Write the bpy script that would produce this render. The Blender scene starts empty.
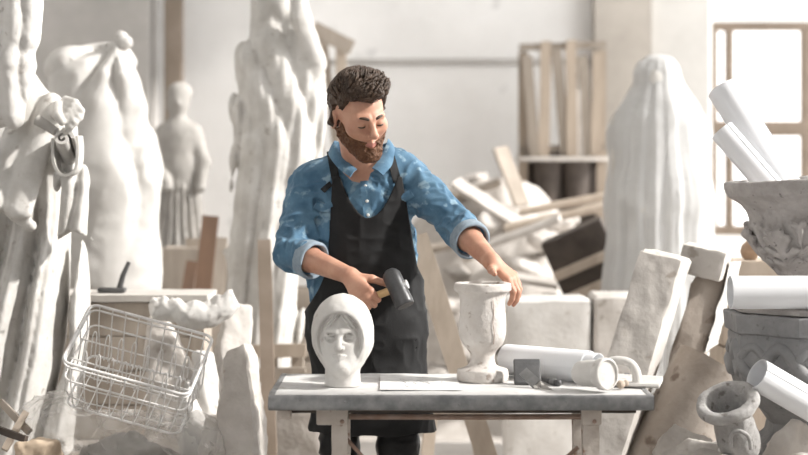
import bpy, bmesh, math, random
import numpy as np
from mathutils import Vector, Matrix
random.seed(7)
rng = np.random.default_rng(11)
scene = bpy.context.scene
COL = scene.collection
pi = math.pi
F, HZ, CX, CZ = 1750.0, 172.0, 404.0, 1.45      # lens in pixels, horizon row, centre column, eye height


def at(px, py, y):
    """World point seen at a pixel at distance y from the eye."""
    return np.array([(px - CX) / F * y, y, CZ - (py - HZ) / F * y])


A = lambda *v: np.array(v, dtype=float)

# ------------------------------------------------------------------ noise
def _hash(ix, iy, iz, seed):
    h = (ix.astype(np.int64) * 374761393 + iy.astype(np.int64) * 668265263 + iz.astype(np.int64) * 2147483647 + seed * 1274126177) & 0xFFFFFFFF
    h = ((h ^ (h >> 13)) * 1274126177) & 0xFFFFFFFF
    h = h ^ (h >> 16)
    return (h & 0xFFFF) / 32767.5 - 1.0


def vn(P, scale=1.0, seed=0):
    Q = np.asarray(P, float) * scale
    i = np.floor(Q)
    f = Q - i
    u = f * f * (3 - 2 * f)
    i = i.astype(np.int64)
    x, y, z = i[..., 0], i[..., 1], i[..., 2]
    r = 0
    for a in (0, 1):
        wa = u[..., 0] if a else 1 - u[..., 0]
        for b in (0, 1):
            wb = u[..., 1] if b else 1 - u[..., 1]
            for c in (0, 1):
                wc = u[..., 2] if c else 1 - u[..., 2]
                r = r + wa * wb * wc * _hash(x + a, y + b, z + c, seed)
    return r


def fbm(P, scale, octv=3, seed=0):
    r, a, s = 0, 1.0, scale
    for k in range(octv):
        r = r + a * vn(P, s, seed + k * 17)
        a *= 0.5
        s *= 2.03
    return r


def ridge(P, scale, seed=0):
    return 1 - 2 * np.abs(vn(P, scale, seed))

# ------------------------------------------------------------------ distance fields
def rc(P, a, b, ra, rb):
    a = np.asarray(a, float); b = np.asarray(b, float)
    ba = b - a
    t = np.clip(((P - a) @ ba) / max(ba @ ba, 1e-12), 0, 1)
    return np.linalg.norm(P - (a + t[:, None] * ba), axis=1) - (ra + (rb - ra) * t)


def el(P, c, r):
    q = P - np.asarray(c, float)
    r = np.asarray(r, float)
    k0 = np.linalg.norm(q / r, axis=1)
    k1 = np.linalg.norm(q / (r * r), axis=1)
    return k0 * (k0 - 1) / np.maximum(k1, 1e-9)


def sp(P, c, r):
    return np.linalg.norm(P - np.asarray(c, float), axis=1) - r


def bx(P, c, h, R=None, rnd=0.0):
    q = P - np.asarray(c, float)
    if R is not None:
        q = q @ R
    d = np.abs(q) - (np.asarray(h, float) - rnd)
    return np.linalg.norm(np.maximum(d, 0), axis=1) + np.minimum(d.max(axis=1), 0) - rnd


def smin(a, b, k):
    h = np.maximum(k - np.abs(a - b), 0) / k
    return np.minimum(a, b) - h * h * k * 0.25


def smax(a, b, k):
    return -smin(-a, -b, k)


def chain(P, pts, rad, k=0.01, d=None):
    for i in range(len(pts) - 1):
        e = rc(P, pts[i], pts[i + 1], rad[i], rad[i + 1])
        d = e if d is None else smin(d, e, k)
    return d


def flat(P, c, sy):
    """Squash space in y about c (fields of elliptic bodies)."""
    Q = P.copy()
    Q[:, 1] = c + (P[:, 1] - c) / sy
    return Q


def rot(rx=0, ry=0, rz=0):
    return np.array(Matrix.Rotation(rz, 3, 'Z') @ Matrix.Rotation(ry, 3, 'Y') @ Matrix.Rotation(rx, 3, 'X'))


def snet(fn, lo, hi, h, margin=0.0):
    """Surface of fn = 0 (fn negative inside) as quads: sparse blocks, surface nets."""
    lo = np.asarray(lo, float)
    B = 10
    n = np.ceil((np.asarray(hi, float) - lo) / h).astype(int) + 1
    nb = (n + B - 1) // B
    n = nb * B
    V = np.empty(n, np.float32)
    bi = np.stack(np.meshgrid(*[np.arange(k) for k in nb], indexing='ij'), -1).reshape(-1, 3)
    cen = lo + (bi * B + (B - 1) / 2) * h
    dc = np.concatenate([fn(cen[i:i + 60000]) for i in range(0, len(cen), 60000)])
    act = np.abs(dc) < (B * h * 0.87 * 1.25 + 2 * h + margin)
    off = np.stack(np.meshgrid(*[np.arange(B)] * 3, indexing='ij'), -1).reshape(-1, 3)
    Vb = V.reshape(nb[0], B, nb[1], B, nb[2], B).transpose(0, 2, 4, 1, 3, 5)
    full = np.where(dc > 0, 1.0, -1.0).astype(np.float32)
    Vb[...] = full.reshape(nb)[..., None, None, None]
    ids = np.nonzero(act)[0]
    step = max(1, 150000 // B ** 3)
    for s in range(0, len(ids), step):
        ch = ids[s:s + step]
        pts = lo + (bi[ch][:, None, :] * B + off[None]) * h
        d = fn(pts.reshape(-1, 3)).reshape(len(ch), B, B, B)
        for q, c in enumerate(ch):
            Vb[bi[c][0], bi[c][1], bi[c][2]] = d[q]
    V = Vb.transpose(0, 3, 1, 4, 2, 5).reshape(n)
    neg = V < 0
    m = n - 1
    cnt = np.zeros(m, np.int8)
    for dx in (0, 1):
        for dy in (0, 1):
            for dz in (0, 1):
                cnt += neg[dx:dx + m[0], dy:dy + m[1], dz:dz + m[2]]
    cells = np.argwhere((cnt > 0) & (cnt < 8))
    idx = -np.ones(m, np.int64)
    idx[tuple(cells.T)] = np.arange(len(cells))
    acc = np.zeros((len(cells), 3)); num = np.zeros(len(cells))
    cv = {}
    for c in [(i, j, k) for i in (0, 1) for j in (0, 1) for k in (0, 1)]:
        cv[c] = V[cells[:, 0] + c[0], cells[:, 1] + c[1], cells[:, 2] + c[2]].astype(float)
    for c in cv:
        for ax in range(3):
            if c[ax] == 0:
                e = list(c); e[ax] = 1; e = tuple(e)
                a, b = cv[c], cv[e]
                x = (a < 0) != (b < 0)
                t = np.where(x, a / np.where(x, a - b, 1), 0)
                p = np.tile(np.array(c, float), (len(cells), 1)); p[:, ax] += t
                acc[x] += p[x]; num[x] += 1
    verts = lo + (cells + acc / num[:, None]) * h
    quads = []
    for ax in range(3):
        u, v = (ax + 1) % 3, (ax + 2) % 3
        sl = [slice(None)] * 3; sl2 = [slice(None)] * 3
        sl[ax] = slice(0, -1); sl2[ax] = slice(1, None)
        a, b = neg[tuple(sl)], neg[tuple(sl2)]
        e = np.argwhere(a != b)
        e = e[(e[:, u] > 0) & (e[:, v] > 0) & (e[:, u] < m[u]) & (e[:, v] < m[v])]
        s = a[tuple(e.T)]
        q = []
        for du, dv in ((0, 0), (-1, 0), (-1, -1), (0, -1)):
            w = e.copy(); w[:, u] += du; w[:, v] += dv
            q.append(idx[tuple(w.T)])
        q = np.stack(q, 1)
        q[~s] = q[~s][:, ::-1]
        quads.append(q)
    return verts, np.concatenate(quads)[:, ::-1] if False else np.concatenate(quads)


def swirl(P, cx, cy, n, w=.5, seed=0, f=3.0):
    """Vertical folds round an axis, bent by noise."""
    th = np.arctan2(P[:, 1] - cy, P[:, 0] - cx)
    wv = th * n + w * 3 * vn(P * A(.6, .6, 1), f, seed) + 1.2 * P[:, 2]
    s = np.sin(wv)
    return np.sign(s) * np.abs(s) ** .7


def norms(fn, P, e=1e-3):
    g = np.stack([fn(P + A(e, 0, 0)) - fn(P - A(e, 0, 0)), fn(P + A(0, e, 0)) - fn(P - A(0, e, 0)), fn(P + A(0, 0, e)) - fn(P - A(0, 0, e))], 1)
    return g / np.maximum(np.linalg.norm(g, axis=1, keepdims=True), 1e-9)


def hit(fn, O, D, n=60):
    """Points where rays O + tD first touch the field's surface."""
    P = np.array(O, float); D = np.asarray(D, float)
    for _ in range(n):
        P = P + D * (fn(P) * 0.8)[:, None]
    return P

# ------------------------------------------------------------------ mesh pieces: every piece is (verts, faces)
def join(*pc):
    V, Fc, o = [], [], 0
    for v, f in pc:
        v = np.asarray(v, float)
        V.append(v)
        Fc += [tuple(int(i) + o for i in q) for q in f]
        o += len(v)
    return np.concatenate(V), Fc


def box(c, h, R=None):
    c = np.asarray(c, float)
    v = np.array([(x, y, z) for x in (-1, 1) for y in (-1, 1) for z in (-1, 1)], float) * np.asarray(h, float)
    if R is not None:
        v = v @ np.asarray(R).T
    return v + c, [(0, 1, 3, 2), (4, 6, 7, 5), (0, 4, 5, 1), (2, 3, 7, 6), (0, 2, 6, 4), (1, 5, 7, 3)]


def bevbox(c, h, b, R=None, seg=2):
    bm = bmesh.new()
    bmesh.ops.create_cube(bm, size=2)
    for v in bm.verts:
        v.co = Vector((v.co.x * h[0], v.co.y * h[1], v.co.z * h[2]))
    bmesh.ops.bevel(bm, geom=bm.edges[:], offset=b, segments=seg, affect='EDGES', profile=0.6)
    bm.verts.index_update()
    v = np.array([x.co[:] for x in bm.verts]); f = [tuple(q.index for q in p.verts) for p in bm.faces]
    bm.free()
    if R is not None:
        v = v @ np.asarray(R).T
    return v + np.asarray(c, float), f


def tube(pts, rad, seg=8, closed=False, cap=True):
    pts = np.asarray(pts, float)
    n = len(pts)
    rad = np.full(n, rad) if np.isscalar(rad) else np.asarray(rad, float)
    if closed:
        T = np.roll(pts, -1, 0) - np.roll(pts, 1, 0)
    else:
        T = np.gradient(pts, axis=0)
    T /= np.maximum(np.linalg.norm(T, axis=1, keepdims=True), 1e-9)
    up = A(0, 0, 1) if abs(T[0][2]) < 0.9 else A(1, 0, 0)
    V = []
    nrm = np.cross(T[0], up); nrm /= np.linalg.norm(nrm)
    for i in range(n):
        nrm = nrm - (nrm @ T[i]) * T[i]
        nrm /= max(np.linalg.norm(nrm), 1e-9)
        bn = np.cross(T[i], nrm)
        for k in range(seg):
            a = 2 * pi * k / seg
            V.append(pts[i] + rad[i] * (math.cos(a) * nrm + math.sin(a) * bn))
    Fc = []
    for i in range(n if closed else n - 1):
        j = (i + 1) % n
        for k in range(seg):
            l = (k + 1) % seg
            Fc.append((i * seg + k, i * seg + l, j * seg + l, j * seg + k))
    if cap and not closed:
        Fc.append(tuple(range(seg))[::-1]); Fc.append(tuple((n - 1) * seg + k for k in range(seg)))
    return np.array(V), Fc


def lathe(prof, seg=64, c=(0, 0, 0), R=None, amp=0.0, ns=20, seed=0, ang=0.0, shape=None):
    """Revolve a closed or open (r, z) profile; shape(theta, z) scales the radius."""
    V, Fc = [], []
    prof = np.asarray(prof, float); m = len(prof)
    th = np.arange(seg) * 2 * pi / seg + ang
    for r, z in prof:
        k = np.ones(seg) if shape is None else shape(th, z)
        V.append(np.stack([r * k * np.cos(th), r * k * np.sin(th), np.full(seg, z)], 1))
    V = np.concatenate(V)
    for i in range(m - 1):
        for k in range(seg):
            l = (k + 1) % seg
            Fc.append((i * seg + k, i * seg + l, (i + 1) * seg + l, (i + 1) * seg + k))
    Fc.append(tuple(range(seg))[::-1]); Fc.append(tuple((m - 1) * seg + k for k in range(seg)))
    if amp:
        V = V + amp * np.stack([fbm(V + seed, ns, 3, seed), fbm(V + seed, ns, 3, seed + 5), fbm(V + seed, ns, 3, seed + 9)], 1)
    if R is not None:
        V = V @ np.asarray(R).T
    return V + np.asarray(c, float), Fc


def dens(prof, n=3):
    """Subdivide a profile with a smooth interpolation."""
    p = np.asarray(prof, float)
    out = []
    for i in range(len(p) - 1):
        p0, p1, p2, p3 = p[max(i - 1, 0)], p[i], p[i + 1], p[min(i + 2, len(p) - 1)]
        for k in range(n):
            t = k / n
            out.append(0.5 * (2 * p1 + (p2 - p0) * t + (2 * p0 - 5 * p1 + 4 * p2 - p3) * t * t + (3 * p1 - p0 - 3 * p2 + p3) * t ** 3))
    out.append(p[-1])
    return np.array(out)


def grid(fn, nu, nv, closed_u=False):
    V = [fn(i / (nu if closed_u else nu - 1), j / (nv - 1)) for i in range(nu) for j in range(nv)]
    Fc = []
    for i in range(nu if closed_u else nu - 1):
        for j in range(nv - 1):
            a = i * nv + j; b = ((i + 1) % nu) * nv + j
            Fc.append((a, b, b + 1, a + 1))
    return np.array(V, float), Fc


def thick(piece, t):
    """Give an open sheet real thickness."""
    V, Fc = piece
    bm = bmesh.new()
    vs = [bm.verts.new(v) for v in V]
    for f in Fc:
        try:
            bm.faces.new([vs[i] for i in f])
        except ValueError:
            pass
    bmesh.ops.recalc_face_normals(bm, faces=bm.faces[:])
    bmesh.ops.solidify(bm, geom=bm.faces[:], thickness=t)
    bm.verts.index_update()
    v = np.array([x.co[:] for x in bm.verts]); f = [tuple(q.index for q in p.verts) for p in bm.faces]
    bm.free()
    return v, f


def hexa(c8, res=(8, 3, 14), amp=0.004, ns=12, seed=0, rnd=0.0):
    """A rough block through eight corners (order: x0y0z0, x1y0z0, x1y1z0, x0y1z0, then the same at the top)."""
    c8 = np.asarray(c8, float)
    nx, ny, nz = res
    ix = {}
    U = []
    def vid(i, j, k):
        if (i, j, k) not in ix:
            ix[(i, j, k)] = len(U); U.append((i / nx, j / ny, k / nz))
        return ix[(i, j, k)]
    Fc = []
    for i in range(nx):
        for j in range(ny):
            Fc.append((vid(i, j, 0), vid(i, j + 1, 0), vid(i + 1, j + 1, 0), vid(i + 1, j, 0)))
            Fc.append((vid(i, j, nz), vid(i + 1, j, nz), vid(i + 1, j + 1, nz), vid(i, j + 1, nz)))
    for i in range(nx):
        for k in range(nz):
            Fc.append((vid(i, 0, k), vid(i + 1, 0, k), vid(i + 1, 0, k + 1), vid(i, 0, k + 1)))
            Fc.append((vid(i, ny, k), vid(i, ny, k + 1), vid(i + 1, ny, k + 1), vid(i + 1, ny, k)))
    for j in range(ny):
        for k in range(nz):
            Fc.append((vid(0, j, k), vid(0, j, k + 1), vid(0, j + 1, k + 1), vid(0, j + 1, k)))
            Fc.append((vid(nx, j, k), vid(nx, j + 1, k), vid(nx, j + 1, k + 1), vid(nx, j, k + 1)))
    U = np.array(U)
    if rnd:
        S = U * 2 - 1
        ed = np.sort(np.abs(S), axis=1)
        pull = 1 - rnd * np.clip((ed[:, 1] - 0.86) / 0.14, 0, 1)
        U = (S * pull[:, None] + 1) / 2
    x, y, z = U[:, 0:1], U[:, 1:2], U[:, 2:3]
    V = ((1 - x) * (1 - y) * c8[0] + x * (1 - y) * c8[1] + x * y * c8[2] + (1 - x) * y * c8[3]) * (1 - z) + ((1 - x) * (1 - y) * c8[4] + x * (1 - y) * c8[5] + x * y * c8[6] + (1 - x) * y * c8[7]) * z
    if amp:
        V = V + amp * np.stack([fbm(V, ns, 4, seed), fbm(V, ns, 4, seed + 31), fbm(V, ns, 4, seed + 63)], 1)
    return V, Fc


def bar(a, b, w, t, up=(0, 0, 1), amp=0.002, ns=8, seed=0, res=None):
    """A plank from a to b, w wide, t thick."""
    a = np.asarray(a, float); b = np.asarray(b, float)
    d = (b - a) / np.linalg.norm(b - a)
    s = np.cross(d, np.asarray(up, float)); s /= np.linalg.norm(s)
    n = np.cross(s, d)
    c = []
    for p in (a, b):
        for (i, j) in ((-1, -1), (1, -1), (1, 1), (-1, 1)):
            c.append(p + s * i * w / 2 + n * j * t / 2)
    L = np.linalg.norm(b - a)
    return hexa(c, res or (3, 2, max(4, int(L * 14))), amp, ns, seed)


def rock(c, r, seed, h=0.01, amp=0.35, cuts=5, R=None, boxy=False):
    """A broken lump: an ellipsoid cut by random planes."""
    r = np.asarray(r, float)
    g = np.random.default_rng(seed)
    pl = []
    for _ in range(cuts):
        d = g.normal(size=3); d /= np.linalg.norm(d)
        pl.append((d, g.uniform(0.38, 0.72)))
    m = r.min()
    def fn(P):
        d = bx(P, (0, 0, 0), r * A(.85, .85, .95), None, .25 * m) if boxy else el(P, (0, 0, 0), r)
        for n, o in pl:
            nn = n / r; nn = nn / np.linalg.norm(nn)
            d = smax(d, P @ nn - o / np.linalg.norm(n * r) * 0 - o * np.linalg.norm(r * nn) * (1.25 if boxy else 1), 0.03 * m)
        return d + amp * m * 0.22 * fbm(P, 1.6 / m, 4, seed)
    v, f = snet(fn, -r * 1.25, r * 1.25, h)
    if R is not None:
        v = v @ np.asarray(R).T
    return v + np.asarray(c, float), f

def roll(p0, p1, r, turns=2.3, t=.0009, gap=.0022, n=90, m=6, a0=0.0):
    """A rolled sheet: a spiral strip of real thickness swept from p0 to p1."""
    p0 = A(*p0); p1 = A(*p1)
    d = (p1 - p0) / np.linalg.norm(p1 - p0)
    u = np.cross(d, A(0, 0, 1)); u /= np.linalg.norm(u); v = np.cross(u, d)
    V, Fc = [], []
    for k in range(m + 1):
        for s in (0, 1):
            for i in range(n):
                a = a0 + turns * 2 * pi * i / (n - 1)
                rr = r - gap * a / (2 * pi) - t * s + gap * a0 / (2 * pi)
                V.append(p0 + (p1 - p0) * k / m + rr * (math.cos(a) * u + math.sin(a) * v))
    I = lambda k, s, i: (k * 2 + s) * n + i
    for k in range(m):
        for i in range(n - 1):
            Fc.append((I(k, 0, i), I(k, 0, i + 1), I(k + 1, 0, i + 1), I(k + 1, 0, i)))
            Fc.append((I(k, 1, i), I(k + 1, 1, i), I(k + 1, 1, i + 1), I(k, 1, i + 1)))
        for i in (0, n - 1):
            Fc.append((I(k, 0, i), I(k + 1, 0, i), I(k + 1, 1, i), I(k, 1, i)))
    for k in (0, m):
        for i in range(n - 1):
            Fc.append((I(k, 0, i), I(k, 1, i), I(k, 1, i + 1), I(k, 0, i + 1)))
    return np.array(V), Fc

# ------------------------------------------------------------------ objects
def tag(o, label=None, cat=None, group=None, kind=None):
    for k, v in (('label', label), ('category', cat), ('group', group), ('kind', kind)):
        if v:
            o[k] = v
    return o


def thing(name, loc, label, cat, group=None):
    o = bpy.data.objects.new(name, None)
    o.empty_display_size = 0.05
    o.location = Vector([float(x) for x in loc])
    COL.objects.link(o)
    return tag(o, label, cat, group)


def worldloc(o):
    p = Vector((0, 0, 0))
    while o is not None:
        p += o.location
        o = o.parent
    return p


def mesh(name, piece, mat, parent=None, loc=None, sharp=40, label=None, mats=None, midx=None):
    """One mesh object from a world-space piece; under parent, or alone with its origin at loc."""
    V, Fc = piece
    V = np.asarray(V, float)
    me = bpy.data.meshes.new(name)
    if parent is not None:
        org = np.array(worldloc(parent)[:])
    elif loc is not None:
        org = np.asarray(loc, float)
    else:
        org = A((V[:, 0].min() + V[:, 0].max()) / 2, (V[:, 1].min() + V[:, 1].max()) / 2, V[:, 2].min())
    me.from_pydata((V - org).tolist(), [], [tuple(int(i) for i in f) for f in Fc])
    me.update()
    bm = bmesh.new(); bm.from_mesh(me)
    bmesh.ops.recalc_face_normals(bm, faces=bm.faces[:])
    bm.to_mesh(me); bm.free()
    me.polygons.foreach_set('use_smooth', [sharp > 0] * len(me.polygons))
    if 0 < sharp < 180:
        me.set_sharp_from_angle(angle=math.radians(sharp))
    me.materials.append(mat)
    for m in mats or ():
        me.materials.append(m)
    if midx is not None:
        me.polygons.foreach_set('material_index', [int(i) for i in midx])
    o = bpy.data.objects.new(name, me)
    COL.objects.link(o)
    if parent is not None:
        o.parent = parent
    else:
        o.location = Vector(org.tolist())
    if label:
        o['label'] = label
    return o


def solo(name, piece, mat, label, cat, group=None, kind=None, **k):
    return tag(mesh(name, piece, mat, **k), label, cat, group, kind)


def copy_tree(o, parent=None):
    c = o.copy(); COL.objects.link(c)
    c.parent = parent
    for ch in list(o.children):
        copy_tree(ch, c)
    return c

# ------------------------------------------------------------------ materials
def mat(name, col, col2=None, scale=8, rough=0.8, bump=0.15, bscale=40, metal=0.0, detail=6, lo=0.35, hi=0.65, col3=None, s3=60, t3=0.62, stretch=None, trans=0.0, alpha=1.0, sss=0.0, bdist=0.01, spec=0.3, sheen=0.0):
    m = bpy.data.materials.new(name)
    m.use_nodes = True
    nt = m.node_tree
    N, L = nt.nodes, nt.links
    b = N['Principled BSDF']
    b.inputs['Roughness'].default_value = rough
    b.inputs['Metallic'].default_value = metal
    b.inputs['Specular IOR Level'].default_value = spec
    b.inputs['Sheen Weight'].default_value = sheen
    tc = N.new('ShaderNodeTexCoord')
    mp = N.new('ShaderNodeMapping')
    L.new(tc.outputs['Object'], mp.inputs['Vector'])
    if stretch:
        mp.inputs['Scale'].default_value = stretch
    c4 = lambda c: (c[0], c[1], c[2], 1)
    out = None
    if col2 is not None:
        n = N.new('ShaderNodeTexNoise'); n.inputs['Scale'].default_value = scale; n.inputs['Detail'].default_value = detail
        n.inputs['Roughness'].default_value = 0.62
        L.new(mp.outputs[0], n.inputs['Vector'])
        r = N.new('ShaderNodeValToRGB')
        r.color_ramp.elements[0].position = lo; r.color_ramp.elements[0].color = c4(col)
        r.color_ramp.elements[1].position = hi; r.color_ramp.elements[1].color = c4(col2)
        L.new(n.outputs['Fac'], r.inputs['Fac'])
        out = r.outputs['Color']
        if col3 is not None:
            n3 = N.new('ShaderNodeTexNoise'); n3.inputs['Scale'].default_value = s3; n3.inputs['Detail'].default_value = 4
            L.new(mp.outputs[0], n3.inputs['Vector'])
            r3 = N.new('ShaderNodeValToRGB')
            r3.color_ramp.elements[0].position = t3; r3.color_ramp.elements[0].color = (0, 0, 0, 1)
            r3.color_ramp.elements[1].position = t3 + 0.08; r3.color_ramp.elements[1].color = (1, 1, 1, 1)
            L.new(n3.outputs['Fac'], r3.inputs['Fac'])
            mx = N.new('ShaderNodeMix'); mx.data_type = 'RGBA'
            L.new(r3.outputs['Color'], mx.inputs['Factor'])
            L.new(out, mx.inputs['A'])
            mx.inputs['B'].default_value = c4(col3)
            out = mx.outputs['Result']
        L.new(out, b.inputs['Base Color'])
    else:
        b.inputs['Base Color'].default_value = c4(col)
    if bump:
        n2 = N.new('ShaderNodeTexNoise'); n2.inputs['Scale'].default_value = bscale; n2.inputs['Detail'].default_value = 8
        L.new(mp.outputs[0], n2.inputs['Vector'])
        bp = N.new('ShaderNodeBump'); bp.inputs['Strength'].default_value = bump; bp.inputs['Distance'].default_value = bdist
        L.new(n2.outputs['Fac'], bp.inputs['Height'])
        L.new(bp.outputs[0], b.inputs['Normal'])
    if sss:
        b.inputs['Subsurface Weight'].default_value = sss
        b.inputs['Subsurface Radius'].default_value = (0.02, 0.008, 0.004)
        b.inputs['Subsurface Scale'].default_value = 0.4
    if alpha < 1:
        o = N['Material Output']
        tr = N.new('ShaderNodeBsdfTransparent')
        ms = N.new('ShaderNodeMixShader'); ms.inputs[0].default_value = alpha
        L.new(tr.outputs[0], ms.inputs[1])
        if trans:
            tl = N.new('ShaderNodeBsdfTranslucent'); tl.inputs['Color'].default_value = c4(col)
            m2 = N.new('ShaderNodeMixShader'); m2.inputs[0].default_value = trans
            L.new(b.outputs[0], m2.inputs[1]); L.new(tl.outputs[0], m2.inputs[2])
            L.new(m2.outputs[0], ms.inputs[2])
        else:
            L.new(b.outputs[0], ms.inputs[2])
        L.new(ms.outputs[0], o.inputs['Surface'])
    return m


M = {}
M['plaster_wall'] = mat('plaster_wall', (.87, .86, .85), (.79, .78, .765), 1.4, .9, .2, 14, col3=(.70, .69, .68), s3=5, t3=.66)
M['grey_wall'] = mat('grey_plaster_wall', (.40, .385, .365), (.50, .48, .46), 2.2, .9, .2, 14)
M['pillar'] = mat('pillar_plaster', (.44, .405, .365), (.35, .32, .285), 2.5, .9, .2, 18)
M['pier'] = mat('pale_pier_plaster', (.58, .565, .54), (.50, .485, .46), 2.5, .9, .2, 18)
M['floor'] = mat('dusty_floor', (.62, .59, .56), (.48, .455, .43), 2.2, .95, .3, 22, col3=(.36, .34, .32), s3=9, t3=.64)
M['plaster'] = mat('white_plaster', (.64, .625, .60), (.55, .53, .505), 9, .75, .18, 60, col3=(.44, .41, .38), s3=26, t3=.64)
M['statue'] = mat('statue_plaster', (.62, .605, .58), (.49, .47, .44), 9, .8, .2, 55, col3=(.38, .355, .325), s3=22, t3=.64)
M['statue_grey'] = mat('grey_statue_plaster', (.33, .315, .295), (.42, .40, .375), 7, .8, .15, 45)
M['urn'] = mat('weathered_urn_plaster', (.53, .49, .455), (.62, .59, .56), 16, .85, .3, 90, col3=(.34, .29, .255), s3=34, t3=.62)
M['stone'] = mat('grey_stone', (.45, .425, .41), (.34, .32, .305), 14, .88, .4, 80, col3=(.18, .17, .165), s3=46, t3=.64)
M['stone_dark'] = mat('dark_cast_stone', (.28, .28, .28), (.20, .20, .205), 9, .75, .35, 60, col3=(.15, .15, .15), s3=40, t3=.64)
M['concrete'] = mat('pale_concrete', (.56, .53, .495), (.46, .43, .40), 5, .9, .22, 40, col3=(.33, .295, .26), s3=14, t3=.62)
M['concrete_brown'] = mat('brown_shaded_concrete', (.31, .265, .225), (.40, .355, .315), 5, .9, .25, 40, col3=(.19, .15, .125), s3=12, t3=.6)  # brown of the tile; on the beam shaft it holds shade as colour
M['rubble'] = mat('rubble_plaster', (.58, .545, .51), (.46, .425, .39), 8, .92, .4, 50, col3=(.38, .33, .29), s3=20, t3=.66)
M['rubble_grey'] = mat('rubble_grey', (.50, .47, .44), (.38, .35, .32), 8, .92, .4, 50)
M['brick'] = mat('brick_scrap', (.48, .30, .22), (.58, .42, .34), 12, .9, .3, 60)
M['wood'] = mat('pale_wood', (.51, .435, .36), (.41, .34, .275), 14, .7, .15, 40, stretch=(1, 1, .12))
M['wood_grey'] = mat('weathered_wood', (.43, .375, .32), (.33, .285, .24), 12, .8, .2, 40, stretch=(1, 1, .15))
M['wood_red'] = mat('reddish_wood', (.20, .125, .085), (.14, .09, .065), 10, .6, .1, 40, stretch=(1, 1, .15))
M['wood_dark'] = mat('dark_wood', (.050, .040, .034), (.085, .068, .057), 8, .7, .2, 40)
M['handle'] = mat('hammer_handle_wood', (.62, .42, .22), (.52, .34, .17), 30, .5, .05, 60)
M['canvas'] = mat('white_canvas', (.62, .605, .58), (.54, .52, .495), 5, .9, .1, 120)
M['paper'] = mat('white_paper', (.80, .81, .83), (.76, .77, .79), 5, .7, .03, 30)
M['paper_print'] = mat('drawing_paper', (.74, .74, .73), (.69, .69, .68), 10, .8, .03, 30)
M['ink'] = mat('pencil_line', (.66, .66, .66), None, bump=0)
M['film'] = mat('plastic_film', (.70, .70, .695), (.62, .62, .615), 6, .35, .2, 30, alpha=.80, trans=.3, spec=.5)
M['bag'] = mat('plastic_bag', (.80, .78, .75), (.72, .70, .66), 9, .3, .25, 26, alpha=.30, trans=.3, spec=.5)
M['cardboard'] = mat('brown_sack', (.50, .40, .30), (.42, .33, .25), 7, .9, .2, 30)
M['metal_edge'] = mat('zinc_edge', (.17, .175, .18), (.32, .32, .32), 16, .5, .3, 30, metal=.35, col3=(.22, .22, .22), s3=24, t3=.62, bdist=.006)
M['table_top'] = mat('dusted_table_top', (.66, .655, .645), (.54, .53, .52), 7, .8, .2, 40, col3=(.50, .48, .45), s3=16, t3=.64)
M['rust_paint'] = mat('chipped_cream_paint', (.56, .51, .46), (.46, .40, .35), 14, .7, .2, 40, col3=(.24, .14, .09), s3=26, t3=.60)
M['rust'] = mat('rusty_steel', (.26, .17, .13), (.36, .27, .22), 20, .7, .2, 40)
M['wire'] = mat('white_coated_wire', (.78, .77, .76), (.62, .60, .58), 20, .35, .05, 60, col3=(.36, .30, .26), s3=30, t3=.66)
M['denim'] = mat('blue_denim', (.052, .122, .200), (.110, .212, .305), 13, .85, .35, 300, col3=(.22, .33, .41), s3=22, t3=.58, sheen=.1, bdist=.002)
M['denim_inside'] = mat('pale_denim_inside', (.22, .275, .33), (.28, .34, .39), 60, .9, .2, 300, bdist=.002)
M['apron'] = mat('black_canvas', (.009, .009, .0095), (.014, .014, .0145), 20, .75, .2, 250, sheen=.05, bdist=.002)
M['trousers'] = mat('black_trousers', (.010, .010, .011), (.016, .016, .017), 20, .45, .1, 100)
M['skin'] = mat('skin', (.56, .32, .225), (.46, .235, .16), 18, .5, .08, 220, sss=.12, bdist=.002, spec=.4)
M['lips'] = mat('lips', (.46, .20, .16), None, rough=.45, bump=0)
M['hair'] = mat('dark_brown_hair', (.034, .022, .015), (.085, .055, .038), 60, .5, .4, 150, stretch=(1, 1, .4))
M['beard'] = mat('reddish_brown_beard', (.085, .038, .019), (.16, .075, .038), 90, .6, .5, 220)
M['steel'] = mat('worn_steel', (.30, .30, .30), (.20, .20, .20), 18, .42, .08, 60, metal=.75)
M['steel_dark'] = mat('dark_iron', (.075, .075, .078), (.12, .12, .12), 25, .45, .1, 60, metal=.4)
M['steel_light'] = mat('bright_steel', (.55, .55, .55), (.42, .42, .42), 25, .35, .05, 60, metal=.7)
M['grey_rubber'] = mat('grey_rubber', (.085, .085, .088), (.12, .12, .12), 25, .6, .1, 80)
M['bristle'] = mat('grey_bristle', (.42, .40, .37), (.30, .285, .27), 60, .9, .4, 200)
M['button'] = mat('white_button', (.75, .75, .72), None, rough=.4, bump=0)
M['window_frame'] = mat('old_window_wood', (.27, .215, .17), (.20, .16, .125), 6, .8, .2, 30)
M['mallet'] = mat('mallet_iron', (.040, .041, .043), (.07, .07, .072), 25, .38, .1, 60, metal=.3, spec=.6)
M['clay'] = mat('dry_clay', (.42, .29, .20), (.50, .37, .27), 12, .9, .2, 40)
M['platform'] = mat('dusty_boards', (.24, .205, .175), (.32, .285, .25), 6, .9, .3, 30)
M['boulder'] = mat('dark_grey_stone', (.25, .235, .22), (.34, .32, .30), 9, .9, .3, 40)
M['post'] = mat('brown_post_wood', (.24, .195, .155), (.31, .255, .21), 5, .8, .1, 20)
M['urn_grey'] = mat('weathered_grey_urn', (.42, .41, .40), (.30, .29, .28), 18, .9, .4, 80, col3=(.17, .155, .145), s3=30, t3=.60)
M['rack_wood'] = mat('rack_wood', (.40, .335, .27), (.31, .255, .205), 14, .7, .15, 40, stretch=(1, 1, .12))
M['rack_grey'] = mat('rack_grey_wood', (.30, .26, .22), (.24, .205, .17), 12, .8, .2, 40, stretch=(1, 1, .15))
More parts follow.
